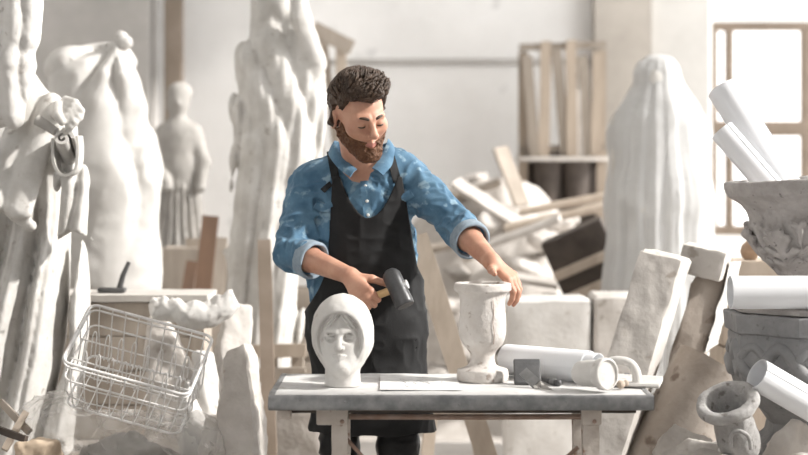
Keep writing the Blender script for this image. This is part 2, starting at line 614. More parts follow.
# ------------------------------------------------------------------ room shell
S_ = dict(kind='structure')
def struct(name, piece, m, **k):
    o = mesh(name, piece, m, **k)
    o['kind'] = 'structure'
    return o


BY = 13.0
struct('floor', hexa([(-4.5, -2.9, -.1), (4.6, -2.9, -.1), (4.6, 13.4, -.1), (-4.5, 13.4, -.1), (-4.5, -2.9, 0), (4.6, -2.9, 0), (4.6, 13.4, 0), (-4.5, 13.4, 0)], (60, 60, 2), 0, 1, 0), M['floor'])
wx0, wx1, wz0, wz1 = at(712, 0, BY)[0], 3.75, .98, at(0, 22, BY)[2]
struct('wall_back', join(box(((wx0 - 4.5) / 2, BY + .15, 3.1), ((wx0 + 4.5) / 2, .15, 3.1)), box(((wx0 + wx1) / 2, BY + .15, (wz1 + 6.2) / 2), ((wx1 - wx0) / 2, .15, (6.2 - wz1) / 2)),
       box(((wx0 + wx1) / 2, BY + .15, wz0 / 2), ((wx1 - wx0) / 2, .15, wz0 / 2)), box(((wx1 + 4.6) / 2, BY + .15, 3.1), ((4.6 - wx1) / 2, .15, 3.1))), M['plaster_wall'], sharp=30)
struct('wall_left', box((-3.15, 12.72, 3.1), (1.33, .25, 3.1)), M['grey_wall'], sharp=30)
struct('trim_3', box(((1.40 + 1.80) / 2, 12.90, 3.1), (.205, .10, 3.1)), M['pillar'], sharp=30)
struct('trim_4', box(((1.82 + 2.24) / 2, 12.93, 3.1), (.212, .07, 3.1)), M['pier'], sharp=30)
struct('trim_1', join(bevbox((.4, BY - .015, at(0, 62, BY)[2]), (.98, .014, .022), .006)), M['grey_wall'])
struct('trim_2', bevbox((-1.66, 12.62, 3.1), (.065, .06, 3.1), .01), M['post'], sharp=30)
struct('ceiling', box((.05, 5.2, 6.35), (4.6, 8.3, .15)), M['plaster_wall'], sharp=30)
struct('wall_west', box((-4.6, 5.2, 3.1), (.1, 8.3, 3.1)), M['plaster_wall'], sharp=30)
struct('wall_front', box((1.45, -3.0, 3.1), (3.2, .1, 3.1)), M['grey_wall'], sharp=30)  # out of view; width shaped to hold back daylight from the front
struct('wall_east', box((4.55, .8, 3.1), (.1, 3.8, 3.1)), M['plaster_wall'], sharp=30)  # out of view; added to keep daylight off the planters
# window: frame, bars, panes
W1 = bpy.data.objects.new('window_1', None); COL.objects.link(W1); W1.location = ((wx0 + wx1) / 2, BY, wz0); W1['kind'] = 'structure'
fx = lambda px: at(px, 0, BY)[0]
fzz = lambda py: at(0, py, BY)[2]
def frame(x0_, x1_, z0_, z1_, d_=.05):
    return bevbox(((x0_ + x1_) / 2, BY + .06, (z0_ + z1_) / 2), ((x1_ - x0_) / 2, d_, (z1_ - z0_) / 2), .008)
for x0_, x1_ in ((wx0, fx(718)), (fx(727), fx(734)), (fx(803), fx(812)), (wx1 - .08, wx1)):
    mesh('window_frame', frame(x0_, x1_, wz0, wz1), M['window_frame'], W1)
for z0_, z1_ in ((wz1 - .06, wz1), (fzz(136), fzz(121)), (wz0, wz0 + .07)):
    mesh('window_rail', frame(wx0, wx1, z0_, z1_, .055), M['window_frame'], W1)
gl = bpy.data.materials.new('window_glass'); gl.use_nodes = True
nt = gl.node_tree; nt.nodes.clear()
o_ = nt.nodes.new('ShaderNodeOutputMaterial'); t_ = nt.nodes.new('ShaderNodeBsdfTransparent'); g_ = nt.nodes.new('ShaderNodeBsdfGlossy'); x_ = nt.nodes.new('ShaderNodeMixShader')
t_.inputs[0].default_value = (.97, .95, .94, 1); g_.inputs['Roughness'].default_value = .1; x_.inputs[0].default_value = .05
nt.links.new(t_.outputs[0], x_.inputs[1]); nt.links.new(g_.outputs[0], x_.inputs[2]); nt.links.new(x_.outputs[0], o_.inputs[0])
mesh('window_pane', box(((wx0 + wx1) / 2, BY + .06, (wz0 + wz1) / 2), ((wx1 - wx0) / 2, .003, (wz1 - wz0) / 2)), gl, W1, sharp=0)

# ------------------------------------------------------------------ the wrapped figure on the right
HX, HY = at(658, 0, 9.0)[0], 9.0


def inner(P):
    W = lambda px, py, dy=0: at(px, py, HY + dy)
    Q = flat(P, HY, .75)
    d = el(P, W(655, 82), (.085, .10, .12))
    d = smin(d, rc(P, W(655, 90), W(656, 118), .06, .06), .03)
    d = smin(d, rc(P, W(630, 126), W(684, 126), .09, .09), .05)
    d = smin(d, chain(Q, [W(658, 130), W(658, 210), W(660, 300), A(HX, HY, .05)], [.17, .17, .21, .22], .05) * .85 - .015 * swirl(P, HX, HY, 14, .4, 3), .05)
    d = smin(d, chain(P, [W(624, 126), W(622, 190, -.05), W(640, 210, -.16)], [.07, .055, .045], .03), .03)
    d = smin(d, chain(P, [W(690, 126), W(696, 180), W(692, 230, -.06)], [.07, .055, .045], .03), .03)
    return smax(d, .006 - P[:, 2], .01)


def outer(P):
    W = lambda px, py, dy=0: at(px, py, HY + dy)
    Q = flat(P, HY, .8)
    d = chain(Q, [W(657, 76), W(659, 96)], [.115, .135], .02)
    d = smin(d, rc(Q, W(630, 138), W(690, 136), .115, .115), .18)
    d = smin(d, chain(Q, [W(658, 130), W(660, 200), W(662, 290), A(HX + .02, HY, .05)], [.21, .262, .275, .31], .06), .08) * .85
    az = np.arctan2(P[:, 1] - HY, P[:, 0] - HX)
    t = np.clip((1.80 - P[:, 2]) * 1.2, 0, 1)
    s = np.abs(np.sin(az * 6.5 + 1.3 * vn(P * A(1, 1, .3), 3.0, 4)))
    s2 = np.abs(np.sin(az * 15 + 2.0 * vn(P * A(1, 1, .25), 5.0, 7)))
    d = d - (.030 * (s ** .8 - .6) + .012 * (s2 - .6)) * (.25 + .75 * t)
    W2 = P + .08 * np.stack([vn(P, 7, 1), vn(P, 7, 2), vn(P, 7, 3)], 1)
    d = d - .006 * ridge(W2 * A(1, 1, .4), 11, 6)
    return smax(d, .002 - P[:, 2], .01)


WF = thing('wrapped_statue', (HX, HY, 0), 'statue veiled in thin white plastic film before the pale pillar', 'statue')
mesh('statue_body', snet(inner, (HX - .36, HY - .4, -.02), (HX + .36, HY + .36, 2.1), .014), M['statue'], WF, sharp=180)
mesh('plastic_film', snet(outer, (HX - .46, HY - .44, -.03), (HX + .48, HY + .44, 2.2), .012), M['film'], WF, sharp=180)

# ------------------------------------------------------------------ heap of rubble and timber at the back
def heap(P):
    x, y = P[:, 0], P[:, 1]
    h = 1.10 * np.exp(-((x - .85) / .80) ** 2 - ((y - 11.5) / 1.15) ** 2) + .75 * np.exp(-((x - .1) / .7) ** 2 - ((y - 11.7) / .9) ** 2) + .35 * np.exp(-((x - .7) / .8) ** 2 - ((y - 10.2) / .7) ** 2)
    h = h * np.clip((1.78 - x) / .4, 0, 1) * np.clip((x + .85) / .4, 0, 1) * np.clip((12.22 - y) / .25, 0, 1) * np.clip((y - 9.45) / .3, 0, 1)
    return h + .10 * np.clip(h * 4, 0, 1) * np.clip(fbm(np.stack([x, y, 0 * x], 1), 3.5, 4, 3), -.6, 1.5) * np.clip(1.4 - np.abs(x - .7) * .6, 0, 1)


def hz(x, y):
    return float(heap(np.array([[x, y, 0.]]))[0])


gv, gf = grid(lambda u, v: A(-.88 + 2.68 * u, 9.42 + 2.82 * v, 0), 80, 80)
gv[:, 2] = np.maximum(heap(gv) - .06, -.02)
gv2 = gv.copy(); gv2[:, 2] = -.05
tag(mesh('rubble_heap', thick((gv, gf), .03), M['rubble'], sharp=180), 'heap of pale dusty rubble along the back wall', 'rubble', None, 'stuff')

g = np.random.default_rng(21)


def ontop(x, y, up=.0):
    return A(x, y, hz(x, y) + up)


pl = [  # px, py of both ends, distance, width, material, label
    ((430, 205), (500, 182), 11.2, .10, 'wood_grey', 'pale grey plank lying on the rubble just right of the man'),
    ((455, 182), (520, 225), 11.0, .12, 'rubble', 'whitish plank sloping down to the right across the rubble heap'),
    ((500, 148), (522, 205), 11.1, .10, 'wood_grey', 'thick grey board leaning up against the rubble below the timber rack'),
    ((520, 212), (606, 196), 10.6, .07, 'wood', 'long tan plank on the rubble pointing at the veiled statue, upper of two'),
    ((505, 228), (606, 206), 10.4, .07, 'wood', 'long tan plank on the rubble pointing at the veiled statue, lower of two'),
    ((470, 252), (560, 218), 10.2, .09, 'rubble', 'whitish plank sloping up to the right above the urn'),
    ((425, 250), (480, 240), 10.3, .08, 'wood_grey', 'grey plank on the rubble behind the forearm'),
    ((500, 275), (560, 285), 9.9, .08, 'rubble', 'short whitish plank lying above the pale blocks'),
    ((440, 215), (470, 260), 10.8, .06, 'wood_grey', 'narrow grey lath sloping down behind the sleeve')]
for i, (a, b, y, w_, m_, lab) in enumerate(pl):
    solo('plank', bar(at(*a, y), at(*b, y - .15), w_, .03, (0, -.35, 1), .003, 8, i), M[m_], lab, 'plank', 'planks on the rubble heap')
ch = [(478, 178, 11.6, .10), (462, 196, 11.3, .12), (492, 205, 10.9, .10), (455, 225, 10.7, .11), (520, 238, 10.4, .11), (540, 225, 10.6, .10), (505, 255, 10.2, .13), (530, 262, 10.0, .12),
      (448, 262, 10.3, .12), (470, 280, 9.9, .12), (515, 285, 9.7, .10), (540, 280, 9.8, .11), (435, 285, 9.9, .13), (560, 210, 10.9, .10), (484, 240, 10.5, .08), (430, 200, 11.6, .12), (470, 165, 12.0, .09), (486, 190, 11.2, .07), (508, 185, 11.4, .08), (446, 208, 11.1, .08), (475, 215, 10.8, .07), (500, 235, 10.4, .07), (515, 250, 10.2, .06), (548, 250, 10.2, .09), (490, 268, 10.0, .08), (455, 245, 10.4, .07), (528, 278, 9.9, .07), (545, 295, 9.7, .09), (495, 292, 9.75, .08), (462, 296, 9.8, .08)]
for i, (px, py, y, r_) in enumerate(ch):
    c = at(px, py, y)
    c[2] = min(c[2], hz(c[0], c[1]) + .5 * r_)
    solo('rubble_chunk', rock(c, (r_ * g.uniform(.9, 1.4), r_, r_ * g.uniform(.55, .9)), 200 + i, .016, .5, 7), M['rubble' if i % 3 else 'rubble_grey'], 'dusty broken chunk lying in the rubble heap behind the urn', 'rubble', 'chunks in the rubble heap', sharp=32)

# dark crate with pale battens, tipped
cR = np.array(Matrix.Rotation(math.radians(-24), 3, 'Y') @ Matrix.Rotation(math.radians(-8), 3, 'Z'))
dc = at(589, 275, 9.4)
DC = thing('dark_crate', (dc[0], 9.5, 0), 'dark tipped crate with pale battens beside the veiled statue', 'crate')
dl = lambda x, y, z: dc + cR @ A(x, y, z)
mesh('crate_body', bevbox(dc + cR @ A(0, .15, 0), (.175, .13, .25), .01, cR), M['wood_dark'], DC, sharp=30)
for z in (-.225, -.075, .062):
    mesh('batten', bevbox(dl(.01, .005, z), (.185, .014, .026), .004, cR), M['wood'], DC, sharp=30)
solo('support_block', rock((dc[0] + .02, 9.60, .27), (.28, .18, .33), 91, .02, .4, 5), M['rubble'], 'big pale lump propping up the dark tipped crate', 'rubble')

# pale blocks in front of the heap
for i, (x0_, x1_, top, lab) in enumerate([(506, 592, 299, 'broad pale plaster block behind the paper roll'), (594, 640, 296, 'narrower pale plaster block behind the leaning concrete slab')]):
    y_ = 8.15
    a, b, t_z = at(x0_, 0, y_)[0], at(x1_, 0, y_)[0], at(0, top, y_)[2]
    solo('plaster_block', hexa([(a, y_, 0.002), (b, y_, 0.002), (b, y_ + .35, 0.002), (a, y_ + .35, 0.002), (a, y_, t_z), (b, y_, t_z), (b, y_ + .35, t_z), (a, y_ + .35, t_z)], (14, 10, 24), .005, 7, i, .03), M['concrete' if i else 'plaster'], lab, 'block')
a, b = at(270, 0, 8.9)[0], at(330, 0, 8.9)[0]
CRT = thing('slatted_crate', ((a + b) / 2, 9.05, 0), 'pale slatted crate standing behind the man beside the tall statue', 'crate')
for k in range(7):
    mesh('slat', bevbox(((a + b) / 2, 8.9, .06 + k * .125), ((b - a) / 2, .012, .045), .004), M['wood_grey'], CRT, sharp=30)
for xx in (a + .02, b - .02):
    for yy in (8.925, 9.2):
        mesh('corner_post', bevbox((xx, yy, .43), (.02, .02, .43), .004), M['wood'], CRT, sharp=30)
mesh('back_panel', bevbox(((a + b) / 2, 9.225, .43), ((b - a) / 2, .008, .42), .003), M['wood_grey'], CRT, sharp=30)

# timber rack with standing planks
RY = 12.35
RK = thing('timber_rack', (at(561, 0, RY)[0], RY, 0), 'wooden rack of upright timber against the back wall', 'rack')
rx0, rx1 = at(523, 0, RY)[0], at(601, 0, RY)[0]
for xx, t in ((rx0, 52), (rx1, 50)):
    mesh('post', bar((xx, RY, 0), at(0, t, RY) * A(0, 0, 1) + A(xx, RY, 0), .065, .06, (0, -1, 0), .002, 8, 2), M['rack_wood'], RK)
for t in (48, 150):
    mesh('rail', bar((rx0 - .03, RY - .045, at(0, t, RY)[2]), (rx1 + .03, RY - .045, at(0, t - 3, RY)[2]), .05, .025, (0, -1, 0), .002, 8, 3), M['rack_grey'], RK)
sz = at(0, 152, RY)[2]
mesh('shelf_board', bevbox(((rx0 + rx1) / 2, RY - .02, sz - .05), ((rx1 - rx0) / 2 + .04, .17, .015), .004), M['rubble'], RK, sharp=30)
mesh('rack_back', bevbox(((rx0 + rx1) / 2, RY + .10, .80), ((rx1 - rx0) / 2 - .02, .012, .79), .003), M['wood_dark'], RK, sharp=30)
up_ = [((527, 56), (535, 149), 'rack_grey', 'narrow grey plank standing first from the left in the timber rack'), ((546, 41), (544, 149), 'rack_wood', 'bright tan plank standing second from the left in the timber rack'), ((556, 48), (566, 149), 'rack_grey', 'grey plank leaning third from the left in the timber rack'),
       ((571, 40), (572, 149), 'rack_wood', 'tan plank standing fourth from the left in the timber rack'), ((582, 56), (590, 149), 'rack_grey', 'grey plank leaning second from the right in the timber rack'), ((576, 90), (580, 149), 'rubble', 'short whitish plank standing low in the timber rack'), ((598, 52), (596, 149), 'rack_wood', 'tan plank standing at the right end of the timber rack')]
for i, (a, b, m_, lab) in enumerate(up_):
    yb = RY - .10 + .012 * (i % 3)
    q = at(b[0], b[1], yb); q[2] = sz - .030
    solo('plank', bar(q, at(*a, RY - .02 + .0 * i - .075), .075 if m_ != 'rubble' else .06, .028, (0, -1, 0), .002, 8, i), M[m_], lab, 'plank', 'planks in the timber rack')
lz = at(0, 201, RY)[2]
mesh('lower_shelf', bevbox(((rx0 + rx1) / 2, RY - .06, lz - .02), ((rx1 - rx0) / 2 + .03, .17, .015), .004), M['rack_grey'], RK, sharp=30)
for i, px in enumerate((548, 576)):
    c = at(px, 0, RY - .07)
    solo('dark_bucket', lathe(dens([(.01, 0), (.08, 0), (.086, .01), (.098, .25), (.104, .26), (.102, .272), (.092, .272), (.08, .03), (.01, .02)], 2), 32, (c[0], c[1], lz + .002)), M['wood_dark'], 'dark bucket on the lower shelf of the timber rack' + (', the one on the left' if i == 0 else ', the one by the veiled statue'), 'bucket', 'buckets in the rack', sharp=50)

# broken wooden frame behind the tall statue
EY = 11.6
E = lambda px, py, dy=0: at(px, py, EY + dy)
EF = thing('easel', (at(334, 0, EY)[0], EY, 0), 'broken wooden easel frame between the tall statue and the head of the man', 'frame')
mesh('upright', bar(E(318, 26) * A(1, 1, 0), E(318, 26), .07, .05, (0, -1, 0), .003, 8, 1), M['wood_grey'], EF)
mesh('upright', bar(E(343, 42) * A(1, 1, 0), E(341, 42), .07, .05, (0, -1, 0), .003, 8, 2), M['wood'], EF)
mesh('top_board', bar(E(312, 28, -.06), E(352, 48, -.06), .10, .03, (0, -1, 0), .003, 8, 3), M['wood_grey'], EF)
mesh('diagonal', bar(E(324, 40, .06), E(336, 150, .06), .05, .03, (0, -1, 0), .003, 8, 4), M['wood_grey'], EF)
mesh('cross_board', bar(E(312, 98, -.06), E(350, 101, -.06), .06, .03, (0, -1, 0), .003, 8, 5), M['rubble'], EF)

# boards between the grey statue and the tall statue
for i, (a, b, m_, w_, lab) in enumerate([((211, 216), (201, 310), 'wood_red', .085, 'reddish upright board beside the small grey statue'), ((222, 238), (216, 310), 'wood_grey', .06, 'grey board leaning right of the reddish board'), ((192, 262), (184, 310), 'wood_red', .06, 'short reddish board leaning at the foot of the small grey statue'), ((186, 240), (226, 246), 'wood_grey', .05, 'grey board lying crosswise behind the reddish board')]):
    y_ = 9.2 + .09 * i
    p0, p1 = at(*a, y_ + .05), at(*b, y_ - .05)
    if i == 3:
        p0, p1 = at(*a, 9.75), at(*b, 9.75); p0[2] = p1[2] = 1.0565
    if i < 3:
        k = p0[2] / (p0[2] - p1[2]); p1 = p0 + (p1 - p0) * (k * .995)
    solo('board', bar(p1, p0, w_, .028, (0, -1, 0), .002, 8, i), M[m_], lab, 'board', 'boards by the small grey statue')
cx_ = at(203, 0, 9.9)[0]
solo('storage_box', hexa([(cx_ - .2, 9.62, .002), (cx_ + .2, 9.62, .002), (cx_ + .2, 9.98, .002), (cx_ - .2, 9.98, .002), (cx_ - .2, 9.62, 1.03), (cx_ + .2, 9.62, 1.03), (cx_ + .2, 9.98, 1.03), (cx_ - .2, 9.98, 1.03)], (8, 6, 14), .002, 8, 3), M['wood_grey'], 'tall grey wooden box behind the reddish board', 'box')

# boards behind the man and under the bench
p0, p1 = at(417, 236, 7.25), at(486, 455, 7.0)
k = p0[2] / (p0[2] - p1[2]); p1 = p0 + (p1 - p0) * k * .985
solo('leaning_plank', bar(p1, p0, .088, .035, (0, -1, 0), .003, 8, 3), M['wood'], 'long tan plank leaning behind the man, its foot under the workbench', 'plank')
TR = thing('wooden_trestle', (at(455, 0, 7.4)[0], 7.4, 0), 'low wooden trestle on the floor behind the workbench', 'trestle')
T = lambda px, py, y: at(px, py, y)
mesh('trestle_beam', bar(T(424, 412, 7.4), T(482, 404, 7.4), .07, .05, (0, -1, 0), .003, 8, 1), M['wood_grey'], TR)
for (a, b) in ((432, 420), (474, 488)):
    for dy in (-.16, .16):
        t_ = T(a, 414, 7.4) + A(0, dy * .2, 0); b_ = at(b, 0, 7.4) * A(1, 1, 0) + A(0, dy, .004)
        mesh('leg', bar(b_, t_, .05, .03, (0, -1, 0), .002, 8, 2), M['wood'], TR)
bx_ = at(300, 0, 7.6)[0]
solo('grey_block', hexa([(bx_ - .14, 7.5, .002), (bx_ + .12, 7.5, .002), (bx_ + .12, 7.75, .002), (bx_ - .14, 7.75, .002), (bx_ - .13, 7.5, .46), (bx_ + .11, 7.5, .44), (bx_ + .11, 7.75, .44), (bx_ - .13, 7.75, .46)], (12, 10, 16), .008, 9, 3, .06), M['rubble_grey'], 'rough grey block on the floor behind the left leg of the workbench', 'block')
# ------------------------------------------------------------------ left: statues, basket, bags, plaster pieces
GZ = .38
solo('low_platform', hexa([(-2.3, 5.50, 0), (-.62, 5.50, 0), (-.62, 7.45, 0), (-2.3, 7.45, 0), (-2.28, 5.52, GZ), (-.64, 5.52, GZ), (-.64, 7.43, GZ), (-2.28, 7.43, GZ)], (24, 24, 6), .004, 7, 3), M['platform'], 'low grey platform under the basket and the robed statue', 'platform')


# robed statue, cut by the frame
SX, SY = -1.52, 6.62


def robed(P):
    Q = flat(P, SY, .72)
    d = chain(Q, [A(SX - .02, SY, GZ + .0), A(SX, SY, .95), A(SX + .02, SY, 1.45), A(SX, SY, 1.72)], [.25, .27, .245, .16], .06) * .8
    low = np.clip((1.55 - P[:, 2]) * 2.2, 0, 1)
    # long folds sweeping from the hip at the right down to the left
    x, z = P[:, 0], P[:, 2]
    ph = (x * 30 + (z - .4) * (x + 1.15) * 22 + 1.4 * vn(P, 2.4, 3)) 
    s = np.abs(np.sin(ph * .62)) ** .75
    s2 = np.abs(np.sin(ph * 1.7 + 2 * vn(P, 3, 6)))
    d = d - low * (.105 * (s - .62) + .018 * (s2 - .6))
    d = smin(d, rc(P, (SX - .10, SY, 1.74), (-1.36, SY - .02, 1.67), .12, .075), .05)
    d = smin(d, rc(P, (SX, SY, 1.7), (SX - .02, SY, 2.02), .085, .07), .05)
    # upper arm coming down the right side to the elbow, forearm to the front
    d = smin(d, chain(P, [A(-1.36, SY - .02, 1.66), A(-1.27, SY - .08, 1.50), A(-1.29, SY - .24, 1.575)], [.072, .060, .042], .03), .04)
    # mantle: a broad flat panel falling from the shoulder to the left
    a, b = at(42, 94, 6.37), at(6, 214, 6.25)
    ax = (b - a) / np.linalg.norm(b - a); sx = np.cross(ax, A(0, -1, 0)); sx /= np.linalg.norm(sx)
    R = np.stack([sx, np.cross(ax, sx), ax], 1)
    q = (P - (a + b) / 2) @ R
    pan = bx(q, (0, 0, 0), (.098, .030, np.linalg.norm(b - a) / 2), None, .025) - .022 * (np.abs(np.sin(q[:, 0] * 34 + 1.2 * vn(P, 4, 8))) - .5)
    d = smin(d, pan * .8, .015)
    d = smin(d, rc(P, at(2, 205, 6.30), at(31, 226, 6.28), .022, .022), .015)
    # sleeve drape hanging below the hand
    dr = chain(P, [at(68, 132, 6.36), at(72, 180, 6.38), at(74, 240, 6.40)], [.030, .048, .058], .03)
    dr = dr - .030 * (np.abs(np.sin((P[:, 0] - .10 * (P[:, 2] - 1.2)) * 52 + .7 * vn(P, 5, 5))) ** .8 - .6)
    dr = smax(dr, 1.205 + .03 * np.sin(P[:, 0] * 30) - P[:, 2], .01)
    d = smin(d, dr, .02)
    d = smax(d, GZ + .002 - P[:, 2], .01)
    return d - .0025 * fbm(P, 22, 2, 2)


ST = thing('robed_statue', (SX, SY, GZ), 'large robed plaster statue clutching a scroll at the left edge', 'statue')
mesh('robe', snet(robed, (-1.98, 6.15, .36), (-1.0, 6.98, 2.14), .0085), M['statue'], ST, sharp=180)


def raised(P):
    d = chain(P, [at(9, 112, 6.22), at(10, 64, 6.20), at(12, 40, 6.2)], [.060, .078, .060], .02)
    d = smin(d, chain(P, [at(20, 36, 6.19), at(19, 0, 6.2), at(20, -40, 6.22)], [.066, .074, .070], .02), .02)
    s = np.sin((P[:, 0]) * 42 + 1.2 * vn(P, 5, 2))
    return d - .016 * (np.abs(s) ** .8 - .5) - .004 * fbm(P, 26, 3, 5)


mesh('sleeved_arm', snet(raised, (-1.58, 6.02, 1.55), (-1.22, 6.42, 2.34), .007), M['plaster'], ST, sharp=180)
# scroll: a hollow roll hanging in the fist
s0, s1 = at(63, 138, 6.20), at(70, 160, 6.34)
mesh('scroll', roll(s0, s1, .040, 1.6, .012, .020, 60, 8), M['statue'], ST, sharp=60)
s2 = dens([at(54, 138, 6.23), at(54, 158, 6.22), at(58, 170, 6.22), at(65, 174, 6.22), at(74, 168, 6.22), at(76, 150, 6.23), at(75, 136, 6.25)], 4)
mesh('scroll_sheet', thick(grid(lambda u, v: s2[int(round(u * 24))] + A(0, .10 * v, 0), 25, 4), .010), M['statue'], ST, sharp=60)
mesh('scroll_rod', tube([at(37, 120, 6.24), at(46, 125, 6.23), at(56, 132, 6.22)], [.020, .018, .016], 12), M['statue_grey'], ST)
fs = None
fist = [[at(62, 108, 6.28), at(70, 112, 6.22), at(74, 122, 6.20), at(70, 128, 6.21)], [at(60, 112, 6.28), at(67, 117, 6.21), at(70, 126, 6.20), at(66, 132, 6.21)],
        [at(64, 104, 6.28), at(73, 107, 6.23), at(78, 117, 6.21), at(75, 123, 6.21)], [at(66, 101, 6.29), at(75, 103, 6.24), at(81, 111, 6.22), at(80, 118, 6.22)]]


def fistf(P):
    d = rc(P, at(50, 112, 6.40), at(62, 110, 6.29), .036, .034)
    for ch in fist:
        d = smin(d, chain(P, ch, [.019, .015, .0135, .012], .004), .006)
    return smin(d, chain(P, [at(58, 106, 6.26), at(58, 116, 6.2), at(62, 122, 6.19)], [.02, .017, .014], .004), .006)


mesh('hand', snet(fistf, (-1.36, 6.12, 1.5), (-1.08, 6.42, 1.82), .0045), M['statue'], ST, sharp=180)

# statue bagged in canvas, tied at the crown
CXb, CYb = -1.41, 8.05


def bagged(P):
    W = lambda px, py, dy=0: at(px, py, CYb + dy)
    Q = flat(P, CYb, .8)
    d = chain(Q, [A(CXb + .05, CYb, .30), W(103, 270), W(102, 180), W(98, 115)], [.25, .245, .245, .22], .06) * .85
    d = smin(d, rc(P, W(72, 74), W(100, 70), .115, .11), .06)
    kn = W(120, 50, -.05)
    d = smin(d, rc(P, kn - A(.01, 0, .11), kn - A(0, 0, .01), .10, .035), .06)
    r = P - kn
    th = np.arctan2(r[:, 0], -r[:, 2] + .04)
    dist = np.linalg.norm(r, axis=1)
    s = np.abs(np.sin(th * 5.5 + 1.5 * vn(P, 3.0, 4))) ** .8 - .55
    d = d - (.046 * np.exp(-dist * 1.6) + .004) * s * np.clip(dist * 6, 0, 1)
    W2 = P + .12 * np.stack([vn(P, 4, 1), vn(P, 4, 2), vn(P, 4, 3)], 1)
    d = d - .016 * ridge(W2, 5.0, 6) * np.clip(1.3 - dist, .2, 1) - .004 * ridge(W2, 12, 8)
    return smax(d, .02 - P[:, 2], .01)


def bagpiece():
    return snet(bagged, (-1.84, 7.7, 0.0), (-1.06, 8.4, 2.12), .012)


BG = thing('bagged_statue', (CXb, CYb, 0), 'tall statue shrouded in white canvas tied in a knot on top', 'statue')
mesh('canvas_shroud', bagpiece(), M['canvas'], BG, sharp=180)
kn = at(119, 50, CYb - .05)
ear = lambda dx, dz: chain
for e_ in ((.020, .052), (.050, .018)):
    mesh('knot_end', tube(dens([kn + A(0, 0, .02), kn + A(e_[0] * .6, -.02, e_[1] * .6 + .02), kn + A(e_[0] * 1.2, -.01, e_[1] * 1.1 + .02)], 4), np.array([.026, .025, .026, .028, .030, .030, .028, .024, .014]), 14), M['canvas'], BG, sharp=180)
mesh('tie_cord', tube([kn + A(.036 * math.cos(t), .036 * math.sin(t), .0) for t in np.linspace(0, 2 * pi, 24, endpoint=False)], .008, 8, True), M['rubble_grey'], BG)

# grey statue of a woman on a pedestal
WX, WY = at(178, 0, 10.4)[0], 10.4
solo('statue_pedestal', lathe([(.02, .002), (.26, .002), (.26, .08), (.22, .11), (.20, .20), (.21, .27), (.235, .30), (.02, .30)], 40, (WX, WY, 0)), M['rubble_grey'], 'round grey pedestal under the small grey statue of a woman', 'pedestal', sharp=40)


def woman(P):
    W = lambda px, py, dy=0: at(px, py, WY + dy)
    d = el(P, W(178, 101), (.068, .078, .095))
    d = smin(d, el(P, W(180, 92, .02), (.075, .085, .06)), .02)
    d = smin(d, rc(P, W(178, 106), W(178, 128), .045, .05), .03)
    d = smin(d, rc(P, W(166, 134), W(192, 134), .055, .055), .04)
    Q = flat(P, WY, .75)
    d = smin(d, chain(Q, [W(179, 140), W(179, 168), W(179, 190)], [.125, .115, .105], .04) * .85, .04)
    rb = chain(Q, [W(179, 190), W(178, 250), A(WX, WY, .32)], [.11, .155, .19], .04) * .85
    rb = rb - .017 * swirl(P, WX, WY, 17, .4, 4)
    d = smin(d, rb, .02)
    d = smin(d, chain(P, [W(163, 134), W(158, 165, -.02), W(168, 186, -.14)], [.052, .042, .032], .03), .02)
    d = smin(d, chain(P, [W(194, 134), W(203, 162, -.02), W(200, 188, -.06)], [.052, .042, .032], .03), .02)
    bandp = A(WX, WY, W(179, 188)[2])
    d = smin(d, np.abs(P[:, 2] - bandp[2]) * .5 + np.maximum(d - .012, 0) - .001, .01)
    d = smin(d, sp(P, W(178, 103, -.085), .014), .02)
    return smax(d, .302 - P[:, 2], .01) - .003 * fbm(P, 20, 2, 3)


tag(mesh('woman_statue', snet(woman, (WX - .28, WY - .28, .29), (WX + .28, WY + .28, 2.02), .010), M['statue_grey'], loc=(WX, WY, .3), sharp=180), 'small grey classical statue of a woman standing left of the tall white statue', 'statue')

# tall white statue behind the man
TX, TY = -.60, 8.2


def tall(P):
    W = lambda px, py, dy=0: at(px, py, TY + dy)
    Q = flat(P, TY, .78)
    d = chain(Q, [A(TX - .085, TY, .0), W(261, 320), W(264, 250), W(271, 200), W(277, 150), W(280, 100), W(280, 64), W(277, 30)], [.185, .168, .168, .172, .19, .198, .185, .12], .06) * .85
    x, z = P[:, 0] - TX, P[:, 2]
    n2 = vn(P, 2.2, 9)
    # upper drapery swings from the left shoulder down to the right hip, the skirt falls in long folds to the left
    up = np.sin((x * 1.25 + z * .42) * 20 + 2.4 * n2)
    lo_ = np.sin((x * 1.0 - (z - 1) * .10) * 26 + 1.4 * vn(P * A(1, 1, .4), 2.6, 5))
    m = np.clip((z - 1.45) * 3, 0, 1)
    s = (np.abs(up) ** .8 - .55) * m + (np.abs(lo_) ** .8 - .55) * (1 - m)
    fine = np.abs(np.sin((x * 1.0 - z * .12) * 62 + 2.2 * vn(P * A(1, 1, .5), 4, 3))) - .6
    d = d - .034 * s - .010 * fine
    d = smin(d, el(P, W(275, -2), (.105, .11, .14)), .05)
    d = smin(d, chain(P, [W(313, 86, -.02), W(312, 60, -.10), W(302, 20, -.16), W(298, -10, -.16)], [.055, .055, .046, .038], .03), .025)
    W2 = P + .10 * np.stack([vn(P, 5, 1), vn(P, 5, 2), vn(P, 5, 3)], 1)
    d = d - .007 * ridge(W2, 8, 6)
    return smax(d, .004 - P[:, 2], .01) - .003 * fbm(P, 16, 3, 3)


tag(mesh('tall_statue', snet(tall, (TX - .34, TY - .40, -.03), (TX + .36, TY + .34, 2.66), .0115), M['statue'], loc=(TX, TY, 0), sharp=180), 'tall white draped statue with a raised hand behind the man', 'statue')

